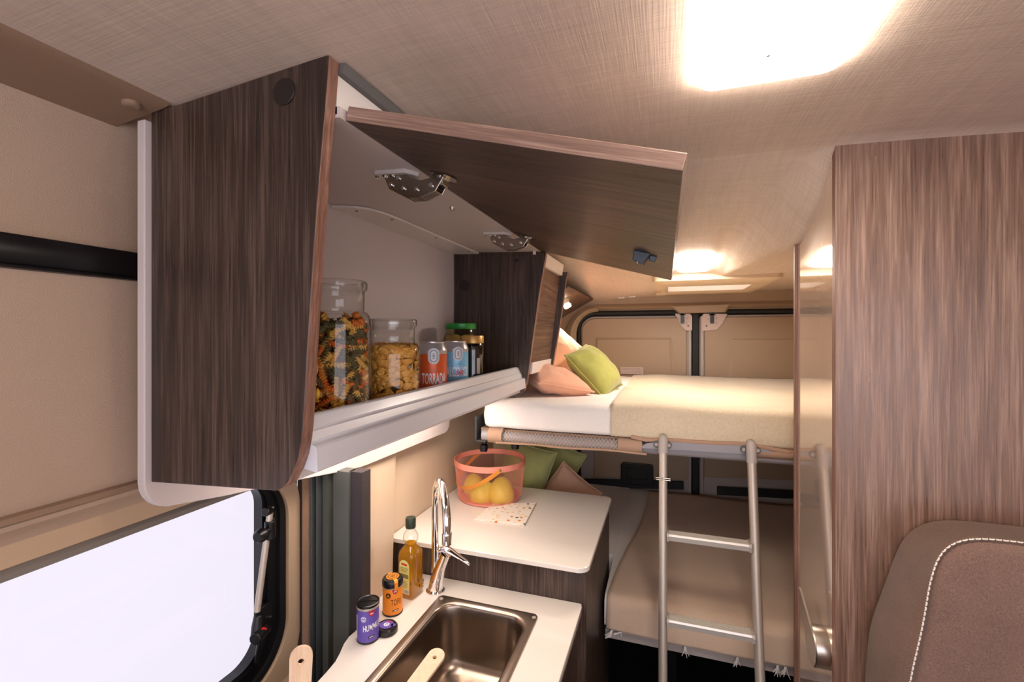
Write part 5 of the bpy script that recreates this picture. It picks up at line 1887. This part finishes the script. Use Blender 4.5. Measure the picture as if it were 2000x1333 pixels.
def slab_prof(y0, y1, z0, z1, r, n=6, crown=0.0, m=14):
    out = []
    for k in range(m + 1):                       # top, back to front
        y = y1 - r + (y0 + r - y1 + r) * k / m
        out.append((y, z1 + crown * math.sin(PI * k / m)))
    for k in range(1, n + 1):
        a = PI / 2 * k / n
        out.append((y0 + r - r * math.sin(a), z1 - r + r * math.cos(a)))
    for k in range(0, n + 1):
        a = PI / 2 * k / n
        out.append((y0 + r * 0.6 - r * 0.6 * math.cos(a), z0 + r * 0.6 - r * 0.6 * math.sin(a)))
    for k in range(0, n + 1):
        a = PI / 2 * k / n
        out.append((y1 - r * 0.6 + r * 0.6 * math.sin(a), z0 + r * 0.6 - r * 0.6 * math.cos(a)))
    for k in range(0, n):
        a = PI / 2 * k / n
        out.append((y1 - r + r * math.cos(a), z1 - r + r * math.sin(a)))
    return out


bm = BM()
xs = [-0.555 + (1.50) * k / 110 for k in range(111)]
x0m = xs[0]


def mprof(x):
    e = min(1.0, (x - x0m) / 0.035)
    e = math.sqrt(max(0.0, 1 - (1 - e) ** 2))
    out = []
    for y, z in slab_prof(UY0 + 0.030 * (1 - e), UY1 - 0.02 * (1 - e), UZ0 + 0.018 * (1 - e), UZ1 - 0.030 * (1 - e), 0.026):
        w = 0.006 * nz(x, y, 0, 5) + 0.0025 * nz(x, y, z, 22)
        fr = max(0, 1 - (y - UY0) / 0.06)
        if z < UZ1 - 0.01: w2 = 0.004 * nz(x * 3.0, 0.3 * z, 2, 8) * fr
        else: w2 = 0
        out.append((y - w2, z + (w if z > UZ1 - 0.03 else w * 0.4)))
    return out


sweep(bm, xs, mprof)
bm.verts.ensure_lookup_table()
ub = thing('upper_bunk', 'upper bunk with grey tube frame and beige safety net', 'bunk bed', (0.15, 1.8, -0.34))
tag(obj('mattress', bm, 'sheet', smooth=1.2), 'mattress in white fitted sheet on the upper bunk', 'mattress')

# cream blanket over the right part
bm = BM()
xs2 = [-0.148 + (1.09) * k / 90 for k in range(91)]


def bprof(x):
    out = []
    r = 0.032
    y0, y1, z0, z1 = UY0 - 0.009, UY1 - 0.01, -0.288, UZ1 + 0.008
    rise = 0.007 * math.exp(-((x + 0.02) / 0.09) ** 2)
    m = 26
    jag = 0.004 * nz(x, 3, 0, 40) if abs(x - xs2[0]) < 0.002 else 0
    for k in range(m + 1):
        y = y1 + (y0 + r - y1) * k / m
        out.append((y, z1 + rise * (1 if k < m else 1) + 0.006 * nz(x, y, 0, 5) + 0.0016 * nz(x, y, 1, 40)))
    for k in range(1, 9):
        a = PI / 2 * k / 8
        out.append((y0 + r - r * math.sin(a) + 0.001 * nz(x, k, 0, 50), z1 + rise - r + r * math.cos(a)))
    for k in range(1, 9):
        z = (z1 - r) + (z0 - z1 + r) * k / 8
        out.append((y0 + 0.004 * math.sin(k / 8 * PI) * -1 + 0.0025 * nz(x, z, 0, 18), z + 0.003 * nz(x, 5, 0, 9)))
    return out


sweep(bm, xs2, bprof, False, False)
bl = obj('wool_blanket', bm, 'blanket', smooth=1.5)
sl = bl.modifiers.new('thick', 'SOLIDIFY'); sl.thickness = 0.006; sl.offset = 1.0
tag(bl, 'cream woollen blanket over right part of the upper bunk', 'blanket')

# bunk frame parts
bm = BM(); box(bm, -0.56, 0.95, UY0 + 0.02, UY1, UZ0 - 0.020, UZ0 - 0.004)
obj('bed_base', bm, 'beige_dark', ub)
bm = BM(); tube(bm, [(-0.55, UY0 + 0.012, UZ0 - 0.026), (0.95, UY0 + 0.012, UZ0 - 0.026)], 0.017, 16)
obj('frame_tube', bm, 'gray_pl2', ub, smooth=0.9)
bm = BM(); box(bm, -0.572, -0.566, UY0 - 0.004, UY0 + 0.20, UZ0 - 0.045, UZ0 + 0.035); box(bm, -0.572, -0.535, UY0 - 0.004, UY0 + 0.20, UZ0 - 0.045, UZ0 - 0.040)
obj('wall_bracket', bm, 'gray_dk', ub, bevel=0.0015)


def zb(x): return UZ0 - 0.002 + 0.006 * x     # lower edge of the blanket


def netband(x0, x1, name, mat, za, zb_, bulge=0.008):
    bm = BM()
    n = 30
    rings = []
    for k in range(n + 1):
        x = x0 + (x1 - x0) * k / n
        zt_ = za(x); zl = zb_(x)
        rings.append([(x, UY0 + 0.004, zt_), (x, UY0 - 0.008 - bulge * 0.6, zt_ - (zt_ - zl) * 0.25), (x, UY0 - 0.010 - bulge, zt_ - (zt_ - zl) * 0.6), (x, UY0 - 0.006, zl), (x, UY0 + 0.03, zl + 0.004)])
    loft(bm, rings, False, False)
    o = obj(name, bm, mat, ub, smooth=1.2)
    s = o.modifiers.new('thick', 'SOLIDIFY'); s.thickness = 0.002
    return o


ztop = lambda x: UZ0 + 0.002 + 0.010 * (x + 0.5) * 0.6
zlow = lambda x: ztop(x) - 0.044 + 0.004 * nz(x, 0, 0, 9)
netband(-0.525, -0.478, 'net_band', 'net_band', ztop, zlow)
netband(-0.128, -0.062, 'net_band', 'net_band', ztop, zlow)
netband(0.215, 0.60, 'net_band', 'net_band', ztop, lambda x: ztop(x) - 0.034)
# top hem of the net all along, and bottom hem
bm = BM()
sweepx = [-0.50 + 0.45 * k / 40 for k in range(41)]
tube(bm, [(x, UY0 - 0.006, zlow(x) + 0.001) for x in sweepx], 0.0035, 8)
obj('net_hem', bm, 'net_band', ub, smooth=1.0)
bm = BM()
rows = []
NX, NZ = 34, 6
for j in range(NZ + 1):
    row = []
    for k in range(NX + 1):
        x = -0.482 + 0.358 * (k + 0.5 * (j % 2)) / NX
        t = j / NZ
        y = UY0 - 0.004 - 0.014 * math.sin(PI * t)
        row.append(bm.verts.new((x, y, ztop(x) - 0.002 + (zlow(x) - ztop(x) + 0.003) * t)))
    rows.append(row)
for j in range(0, NZ - 1):
    for k in range(1, NX):
        if j % 2 == 0: q = (rows[j][k], rows[j + 1][k], rows[j + 2][k], rows[j + 1][k - 1])
        else: q = (rows[j][k], rows[j + 1][k + 1], rows[j + 2][k], rows[j + 1][k])
        bm.faces.new(q)
nt = obj('safety_net', bm, 'net', ub)
w_ = nt.modifiers.new('wire', 'WIREFRAME'); w_.thickness = 0.0014; w_.use_even_offset = False
# grey ladder plate
pl = [(1247, 876), (1262, 867), (1292, 862), (1330, 864), (1390, 867), (1450, 870), (1480, 874), (1511, 884), (1509, 891), (1470, 889), (1400, 885), (1330, 880), (1280, 878)]
A = [on(px, py, Y=UY0 - 0.016) for px, py in pl]
bm = BM(); skin_prism(bm, A, [p + V((0, 0.008, 0)) for p in A])
obj('ladder_plate', bm, 'gray_pl2', ub, bevel=0.001)
bm = BM()
hem = [(1232, 853), (1262, 860), (1300, 859), (1350, 863), (1400, 866), (1450, 867), (1500, 876), (1545, 884)]
hp_ = [on(px, py, Y=UY0 - 0.012) for px, py in hem]
strap(bm, hp_, (0, 0, 1), 0.010, 0.010)
obj('fabric_hem', bm, 'net_band', ub, bevel=0.003)
for px, py in ((1294, 869), (1466, 879)):
    q = on(px, py, Y=UY0 - 0.020)
    bm = BM(); prism(bm, [(q.x + a, q.z + b) for a, b in rrect(-0.024, 0.024, -0.009, 0.009, 0.0088, 6)], 1, UY0 - 0.022, UY0 - 0.015)
    bb = obj('mounting_plate', bm, 'seal_gray', ub, bevel=0.001)
    bm = BM()
    for s in (-0.016, 0.016): disc(bm, (q.x + s, UY0 - 0.022, q.z), (0, -1, 0), 0.005, 0.003, 12)
    obj('bolt', bm, 'nickel', bb)

# ladder
lad = thing('bunk_ladder', 'aluminium ladder hooked onto the upper bunk', 'ladder', (0.1, 1.04, -1.5))
xL, xR = -0.0065, 0.2075
yt = UY0 - 0.034
slope_y = 0.225
def ly(z): return yt + (z + 0.30) * slope_y
for x in (xL, xR):
    bm = BM(); tube(bm, [(x, ly(-1.49), -1.49), (x, ly(-0.305), -0.305)], 0.0108, 18)
    rail = obj('rail', bm, 'alu', lad, smooth=0.9)
    bm = BM(); tube(bm, [(x, ly(-0.32), -0.325 if x > 0.1 else -0.318), (x, ly(-0.30), -0.297), (x, ly(-0.285), -0.283), (x, yt + 0.012, -0.279), (x, yt + 0.026, -0.282)], [0.0125, 0.0123, 0.012, 0.011, 0.010], 16)
    obj('hook_cap', bm, 'gray_pl', lad, smooth=0.9)
    bm = BM(); tube(bm, [(x, ly(-1.50), -1.5), (x, ly(-1.47), -1.47)], 0.014, 16)
    obj('foot', bm, 'black_matte', lad, smooth=0.6)
def rungz(px, py):
    r = ray(px, py)   # ladder plane y = yt + (z+.3)*slope
    t = (yt + 0.3 * slope_y) / (r.y - r.z * slope_y)
    return (r * t).z
z1 = rungz(1300, 1044); z2 = rungz(1300, 1209)
for z in (z1, z2, z2 - (z1 - z2), z2 - 2 * (z1 - z2), z2 - 3 * (z1 - z2)):
    if z < -1.4: continue
    y = ly(z)
    bm = BM(); prism(bm, [(y - 0.016, z + 0.002), (y - 0.014, z + 0.006), (y + 0.014, z + 0.006), (y + 0.016, z + 0.002), (y + 0.014, z - 0.008), (y - 0.014, z - 0.010)], 0, xL + 0.010, xR - 0.010)
    for k in range(7):
        yy_ = y - 0.013 + k * 0.004
        box(bm, xL + 0.014, xR - 0.014, yy_, yy_ + 0.0018, z + 0.006, z + 0.0070)
    rg = obj('rung', bm, 'alu_l', lad)
    bm = BM()
    for xx in (xL + 0.009, xR - 0.015):
        prism(bm, [(y - 0.018, z + 0.001), (y - 0.015, z + 0.0085), (y + 0.015, z + 0.0085), (y + 0.018, z + 0.001), (y + 0.015, z - 0.010), (y - 0.015, z - 0.012)], 0, xx, xx + 0.006)
    obj('end_cap', bm, 'gray_pl', rg)
# small wire ring on the left rail
bm = BM(); z = rungz(1295, 932)
for dz in (0.0, -0.005):
    tube(bm, [(xL + 0.0135 * math.cos(2 * PI * k / 20), ly(z) + 0.0135 * math.sin(2 * PI * k / 20), z + dz) for k in range(21)], 0.0009, 6)
    tube(bm, [(xL - 0.018, ly(z) - 0.013, z + dz), (xL + 0.018, ly(z) - 0.013, z + dz)], 0.0009, 6)
obj('wire_ring', bm, 'nickel', lad)

# lower bunk
LZ1, LZ0 = -0.758, -0.845
lb = thing('lower_bunk', 'lower bunk platform with grey front rail', 'bunk bed', (0.15, 1.8, -1.5))
bm = BM(); box(bm, -0.165, 0.98, UY0 + 0.012, YR - 0.01, LZ0 - 0.022, LZ0 - 0.004); box(bm, -0.70, -0.165, 1.60, YR - 0.01, LZ0 - 0.022, LZ0 - 0.004)
obj('platform', bm, 'gray_pl', lb)
bm = BM(); box(bm, -0.165, 0.98, UY0 - 0.002, UY0 + 0.012, LZ0 - 0.026, LZ0 - 0.002)
obj('front_rail', bm, 'gray_pl', lb, bevel=0.002)
bm = BM()
for x in (0.0, 0.93): box(bm, x, x + 0.04, 1.8, 1.84, -1.5, LZ0 - 0.022)
obj('leg', bm, 'void', lb)
bm = BM()
xs3 = [-0.168 + 1.14 * k / 70 for k in range(71)]


def lprof(x):
    return [(y - 0.003 * nz(x, z, 0, 12), z + 0.004 * nz(x, y, 0, 4) + 0.0015 * nz(x, y, 0, 20)) for y, z in slab_prof(UY0 + 0.004, YR - 0.012, LZ0, LZ1, 0.026)]


sweep(bm, xs3, lprof)
box(bm, -0.70, -0.1685, 1.60, YR - 0.012, LZ0, LZ1)
tag(obj('mattress', bm, 'sheet', smooth=1.0), 'mattress in white sheet on the lower bunk', 'mattress')
bm = BM()
xsb = [k / 80 for k in range(81)]


def lblanket(t, s):
    # s from back (0) to front hem (1); left edge slants
    r = 0.030
    y0, y1 = UY0 - 0.006, YR - 0.06
    xl_back, xl_front = -0.075, -0.148
    xr = 0.97
    if s < 0.62:
        u = s / 0.62
        y = y1 + (y0 + r - y1) * u; z = LZ1 + 0.007
    elif s < 0.74:
        a = (s - 0.62) / 0.12 * PI / 2
        y = y0 + r - r * math.sin(a); z = LZ1 + 0.007 - r + r * math.cos(a)
    else:
        u = (s - 0.74) / 0.26
        y = y0 - 0.006 * u; z = LZ1 + 0.007 - r - 0.060 * u
    v = min(1.0, s / 0.62)
    xl_ = xl_back + (xl_front - xl_back) * v + 0.012 * math.sin(v * 5)
    x = xl_ + (xr - xl_) * t
    wr = 0.006 * nz(x, y, 0, 5) + 0.004 * nz(x * 0.6 + y, y * 0.3, 3, 10)
    if s > 0.7: y += 0.006 * nz(x, z, 0, 10); z += 0.008 * nz(x, 9, 0, 4) * (s - 0.7) * 3
    else: z += wr
    return (x, y, z)


loft(bm, [[lblanket(t, s / 44) for s in range(45)] for t in xsb], False, False)
tb_ = obj('cotton_throw', bm, 'blanket2', smooth=1.5)
sl = tb_.modifiers.new('thick', 'SOLIDIFY'); sl.thickness = 0.003
tag(tb_, 'sand coloured throw with fringed hem over the lower bunk', 'blanket')
random.seed(12)
for px, n_s in ((1205, 1), (1222, 0), (1345, 1), (1447, 1), (1525, 1), (1540, 1)):
    q = on(px, 1250, Y=UY0 - 0.012)
    tt = (q.x + 0.148) / 1.118
    e = V(lblanket(max(0, min(1, tt)), 1.0))
    bm = BM()
    for k in range(9):
        dx = random.uniform(-0.010, 0.010); L_ = random.uniform(0.016, 0.034) * (0.5 + 0.5 * n_s)
        p0 = e + V((0.15 * dx, -0.001, 0.002)); lean = -0.012 if px < 1230 else 0.0
        tube(bm, [p0, p0 + V((dx * 0.3 + lean * 0.4, -0.002, -L_ * 0.5)), p0 + V((dx + lean, 0.001, -L_))], 0.0008, 5)
    obj('tassel', bm, 'sheet', tb_, smooth=1.0)


# ---------------------------------------------------------------- cushions
def cushion(name, label, cat, c, w, h, t, rot, mat, seed, pipe=True, group=None, corner=0.10):
    """rot: Matrix whose columns are the cushion's width, height and thickness directions"""
    n = 30
    bm = BM()
    P = {}
    for s in (1, -1):
        for i in range(n + 1):
            for j in range(n + 1):
                u = -1 + 2 * i / n; v = -1 + 2 * j / n
                if s == -1 and (i in (0, n) or j in (0, n)):
                    P[(s, i, j)] = P[(1, i, j)]
                    continue
                pinch = 1 - corner * (1 - abs(v) ** 2.0) * abs(u) ** 1.0
                pinch2 = 1 - corner * (1 - abs(u) ** 2.0) * abs(v) ** 1.0
                th = (max(0, 1 - abs(u) ** 2.6) * max(0, 1 - abs(v) ** 2.6)) ** 0.55
                wr = nz(u * 1.3 + seed, v * 1.3, seed, 1.6) * 0.18 + nz(u + seed, v, seed + 3, 4.5) * 0.07
                edge = min(1 - abs(u), 1 - abs(v))
                crease = 0.05 * math.sin(14 * math.atan2(v, u) + seed) * max(0, 1 - abs(edge - 0.12) / 0.12)
                p = V((u * w / 2 * pinch, v * h / 2 * pinch2, s * t / 2 * th * (1 + wr + crease)))
                p.z += 0.04 * t * nz(u + seed, v, 7, 1.5)
                P[(s, i, j)] = bm.verts.new(c + rot @ p)
    for s in (1, -1):
        for i in range(n):
            for j in range(n):
                q = [P[(s, i, j)], P[(s, i + 1, j)], P[(s, i + 1, j + 1)], P[(s, i, j + 1)]]
                try: bm.faces.new(q if s == 1 else q[::-1])
                except ValueError: pass
    root = thing(name, label, cat, c, group)
    loop = [P[(1, i, 0)].co.copy() for i in range(n + 1)] + [P[(1, n, j)].co.copy() for j in range(1, n + 1)] + [P[(1, i, n)].co.copy() for i in range(n - 1, -1, -1)] + [P[(1, 0, j)].co.copy() for j in range(n - 1, 0, -1)]
    o = obj('cover', bm, mat, root, smooth=3.1)
    sb = o.modifiers.new('sub', 'SUBSURF'); sb.levels = 1; sb.render_levels = 1
    if pipe:
        bm = BM(); tube(bm, loop + [loop[0]], 0.0030, 8)
        obj('seam', bm, mat, root, smooth=1.5)
    return root


def basis(width, height):
    w = V(width).normalized(); h = V(height); h = (h - w * h.dot(w)).normalized(); t = w.cross(h)
    return Matrix((w, h, t)).transposed()


# big peach pillow against the left wall, green cushion leaning on it
FW = V((-SY, CY, 0)); RW = V((CY, SY, 0)); UW = V((0, 0, 1))
cushion('pillow', 'large peach pillow leaning behind the green cushion on upper bunk', 'pillow', on(1084, 705, Y=1.84), 0.275, 0.285, 0.13,
        basis(RW * 0.159 - UW * 0.124 + FW * 0.11, RW * 0.082 + UW * 0.20 + FW * 0.107), 'peach', 1.3, corner=0.05)
cushion('pillow', 'peach pillow lying low under the closed cabinet, in front of larger one', 'pillow', on(1081, 742, Y=1.585), 0.20, 0.26, 0.095,
        basis(RW * 0.9 - UW * 0.16 + FW * 0.25, FW * 0.9 - RW * 0.2 + UW * 0.10), 'peach', 6.6, corner=0.05)
cushion('cushion', 'green cushion leaning on peach pillow on the upper bunk', 'cushion', on(1162, 724, Y=1.68), 0.20, 0.205, 0.115,
        basis(RW * 0.104 + UW * 0.034 + FW * 0.168, RW * -0.122 + UW * 0.141 + FW * 0.047), 'green', 4.1, corner=0.05)
# cushions at the head of the lower bunk
cushion('cushion', 'cream cushion on lower bunk seen through the coral basket', 'cushion', on(994, 910, Y=1.93), 0.20, 0.34, 0.09,
        basis((0.9, 0.35, 0.1), (-0.05, 0.1, 1)), 'ecru', 2.2, corner=0.08)
cushion('cushion', 'left sage green cushion standing behind the raised worktop', 'cushion', on(1022, 935, Y=1.70), 0.19, 0.27, 0.10,
        basis((0.95, 0.25, -0.30), (0.22, 0.1, 0.95)), 'green2', 3.7, corner=0.06)
cushion('cushion', 'right sage green cushion standing nearest the rear doors', 'cushion', on(1070, 930, Y=1.88), 0.22, 0.30, 0.10,
        basis((0.88, 0.25, -0.42), (0.36, 0.1, 0.9)), 'green2', 5.9, corner=0.06)
cushion('cushion', 'dusty pink cushion low behind the raised worktop', 'cushion', on(1108, 968, Y=1.76), 0.19, 0.19, 0.08,
        basis((0.75, 0.15, -0.62), (0.62, 0.1, 0.72)), 'pinkish', 8.1, corner=0.07)
for (pq, dx, lb_) in (((1007, 869), 0.010, 'black round knob under the upper bunk net above green cushions'), ((946, 874), -0.004, 'black round knob under upper bunk nearest the left wall')):
    q = on(pq[0], pq[1], Y=UY0 + 0.05)
    bm = BM(); tube(bm, [q + V((0, 0, 0.030)), q + V((0, 0, 0.012)), q + V((0, -0.004, 0.006)), q + V((0, -0.006, -0.012))], [0.007, 0.008, 0.014, 0.012], 16)
    tag(obj('strap_knob', bm, 'black', smooth=0.8), lb_, 'knob')

# ================================================================ RIGHT: PARTITION, GLOSS DOOR, SEAT
XP = 0.284; YP = 0.944
bm = BM()
n = 24
top_ = [(XP + (1.0 - XP) * k / n, roof(XP + (1.0 - XP) * k / n, YP - 0.002) + 0.002) for k in range(n + 1)]
prism(bm, [(XP, -1.5)] + top_ + [(1.0, -1.5)], 1, YP, YP + 0.018)
for f in bm.faces: f.normal_update()
for f in bm.faces:
    if f.normal.x < -0.5: f.material_index = 1
pw = struct('wall_right_partition', bm, ['wood_big', 'edge_z'], bevel=0.001)
for px, py in ((1707, 294), (1707, 741), (1705, 1184)):
    q = on(px, py, Y=YP)
    bm = BM(); disc(bm, (q.x, YP + 0.0005, q.z), (0, -1, 0), 0.0100, 0.0012, 28)
    obj('screw_cover', bm, 'wood_big', pw, smooth=0.5)

# glossy washroom door
bm = BM()
ya_, yb_ = YP + 0.0185, 1.190
n = 16
zt_ = lambda y: roof(XP + 0.0, y) - 0.003
loft(bm, [[(XP + 0.001, ya_ + (yb_ - ya_) * k / n, -1.48), (XP + 0.022, ya_ + (yb_ - ya_) * k / n, -1.48), (XP + 0.022, ya_ + (yb_ - ya_) * k / n, zt_(ya_ + (yb_ - ya_) * k / n)), (XP + 0.001, ya_ + (yb_ - ya_) * k / n, zt_(ya_ + (yb_ - ya_) * k / n))] for k in range(n + 1)])
gd = struct('door_3', bm, 'gloss')
bm = BM(); box(bm, XP - 0.0045, XP + 0.03, 1.192, 1.203, -1.5, roof(XP, 1.2) + 0.002)
struct('trim_25', bm, 'edge_z', bevel=0.001)
bm = BM(); box(bm, XP + 0.03, 1.0, 1.19, 1.208, -1.5, 0.30)
struct('wall_right_washroom', bm, 'beige')
# handle
hc = on(1597, 1262, X=XP - 0.012)
hb = V((XP + 0.004, hc.y, hc.z))
bm = BM(); tube(bm, [hb, hb + V((-0.004, 0, 0)), hb + V((-0.026, 0, 0)), hb + V((-0.028, 0, 0))], [0.0345, 0.036, 0.036, 0.034], 36)
hk = obj('handle', bm, 'satin', gd, smooth=0.6)
bm = BM()
hx_ = XP - 0.024
top_h = on(1570, 1152, X=XP - 0.020)
A = [(hx_ + 0.004, hc.y - 0.020, hc.z + 0.026), (hx_ + 0.004, hc.y + 0.030, hc.z + 0.020), (XP - 0.022, top_h.y + 0.010, top_h.z), (XP - 0.022, top_h.y + 0.002, top_h.z)]
skin_prism(bm, [V(p) for p in A], [V(p) - V((0.006, 0, 0)) for p in A])
obj('lever', bm, 'satin', hk, bevel=0.0015)
bm = BM()
q = on(1580, 1165, X=XP + 0.003)
prism(bm, [(q.y - 0.010, q.z + 0.012), (q.y + 0.016, q.z + 0.012), (q.y + 0.012, q.z - 0.020), (q.y - 0.006, q.z - 0.018)], 0, XP + 0.0015, XP + 0.005)
obj('finger_cup', bm, 'satin', gd, bevel=0.001)

# seat backrest in front of the partition
YS = 0.86
seat = thing('bench_seat', 'brown fabric bench seat back with white contrast stitching', 'seat', (0.75, 0.86, -1.5))
def resample(pl, n):
    L = [0.0]
    for i in range(1, len(pl)): L.append(L[-1] + (pl[i] - pl[i - 1]).length)
    out = []
    for k in range(n):
        t = L[-1] * k / (n - 1); i = 1
        while i < len(L) - 1 and L[i] < t: i += 1
        out.append(pl[i - 1].lerp(pl[i], (t - L[i - 1]) / max(1e-9, L[i] - L[i - 1])))
    return out


def smooth_line(pl, it):
    for _ in range(it):
        pl = [pl[0]] + [(pl[i - 1] + pl[i] * 2 + pl[i + 1]) / 4 for i in range(1, len(pl) - 1)] + [pl[-1]]
    return pl


outer_px = [(1700, 1560), (1690, 1400), (1692, 1300), (1696, 1255), (1704, 1222), (1722, 1182), (1745, 1130), (1762, 1092), (1776, 1068), (1795, 1050), (1820, 1039), (1852, 1033), (1895, 1034), (1950, 1039), (2020, 1047), (2130, 1060), (2200, 1068)]
stitch_px = [(1752, 1560), (1768, 1400), (1785, 1310), (1798, 1255), (1806, 1215), (1811, 1180), (1816, 1145), (1824, 1112), (1834, 1084), (1852, 1064), (1880, 1053), (1915, 1051), (1960, 1055), (2010, 1061), (2090, 1072), (2140, 1082), (2170, 1090)]
NS = 70
O_ = smooth_line(resample([on(px, py, Y=YS + 0.055) for px, py in outer_px], NS), 3)
S_ = smooth_line(resample([on(px, py, Y=YS - 0.022) for px, py in stitch_px], NS), 3)
xe = 0.985
def shut(line, z0):      # close the outline along the right side and the foot
    return line + [V((line[-1].x + 0.012, line[-1].y, line[-1].z - 0.03)), V((line[-1].x + 0.014, line[-1].y, z0)), V((line[0].x, line[0].y, z0))]
OO, SS = shut(O_, -1.0), shut(S_, -0.985)
cen = V((0.74, 0, -0.72))
def mix_ring(t, y, bulge=0.0):
    return [(a.x + (b.x - a.x) * t, y, a.z + (b.z - a.z) * t) for a, b in zip(OO, SS)]
bm = BM()
rings = [mix_ring(0.30, YS + 0.078), mix_ring(0.0, YS + 0.055), mix_ring(0.03, YS + 0.030), mix_ring(0.16, YS + 0.008), mix_ring(0.38, YS - 0.008), mix_ring(0.65, YS - 0.018), mix_ring(0.97, YS - 0.0215), mix_ring(1.03, YS - 0.019)]
loft(bm, rings)
o = obj('side_border', bm, 'seat_side', seat, smooth=1.2)
def in_ring(t, y):
    return [(b.x + (cen.x - b.x) * t, y, b.z + (cen.z - b.z) * t) for b in SS]
bm = BM()
loft(bm, [in_ring(0.012, YS - 0.018), in_ring(0.020, YS - 0.0245), in_ring(0.045, YS - 0.0275), in_ring(0.15, YS - 0.033), in_ring(0.4, YS - 0.038), in_ring(0.8, YS - 0.040)])
obj('front_panel', bm, 'seat', seat, smooth=1.2)
# stitches on the border
acc = resample([V((a.x * 0.06 + b.x * 0.94, YS - 0.0218, a.z * 0.06 + b.z * 0.94)) for a, b in zip(O_, S_)], 1500)
bm = BM()
run = [0.0]
for i in range(1, len(acc)): run.append(run[-1] + (acc[i] - acc[i - 1]).length)
step = 0.0078; k = 0
while k * step < run[-1] - step:
    a_ = k * step; b_ = a_ + 0.0064
    seg_ = [acc[i] for i in range(len(acc)) if a_ <= run[i] <= b_]
    if len(seg_) > 2:
        q = [seg_[0] + V((0, 0.0008, 0)), seg_[len(seg_) // 2] + V((0, -0.0006, 0)), seg_[-1] + V((0, 0.0008, 0))]
        if q[0].z > -0.80: tube(bm, q, 0.0011, 6)
    k += 1
obj('stitching', bm, 'thread', seat, smooth=1.0)
# bench base below
bm = BM(); box(bm, 0.46, 0.99, 0.42, 0.86, -1.5, -1.12); obj('bench_box', bm, 'wood_z', seat)
bm = BM(); box(bm, 0.45, 0.99, 0.40, 0.86, -1.118, -1.0); obj('seat_cushion', bm, 'seat', seat, bevel=0.02, seg=4)

# ---------------------------------------------------------------- put the floor at z = 0
for o in SC.objects:
    if o.parent is None:
        o.location.z += LIFT
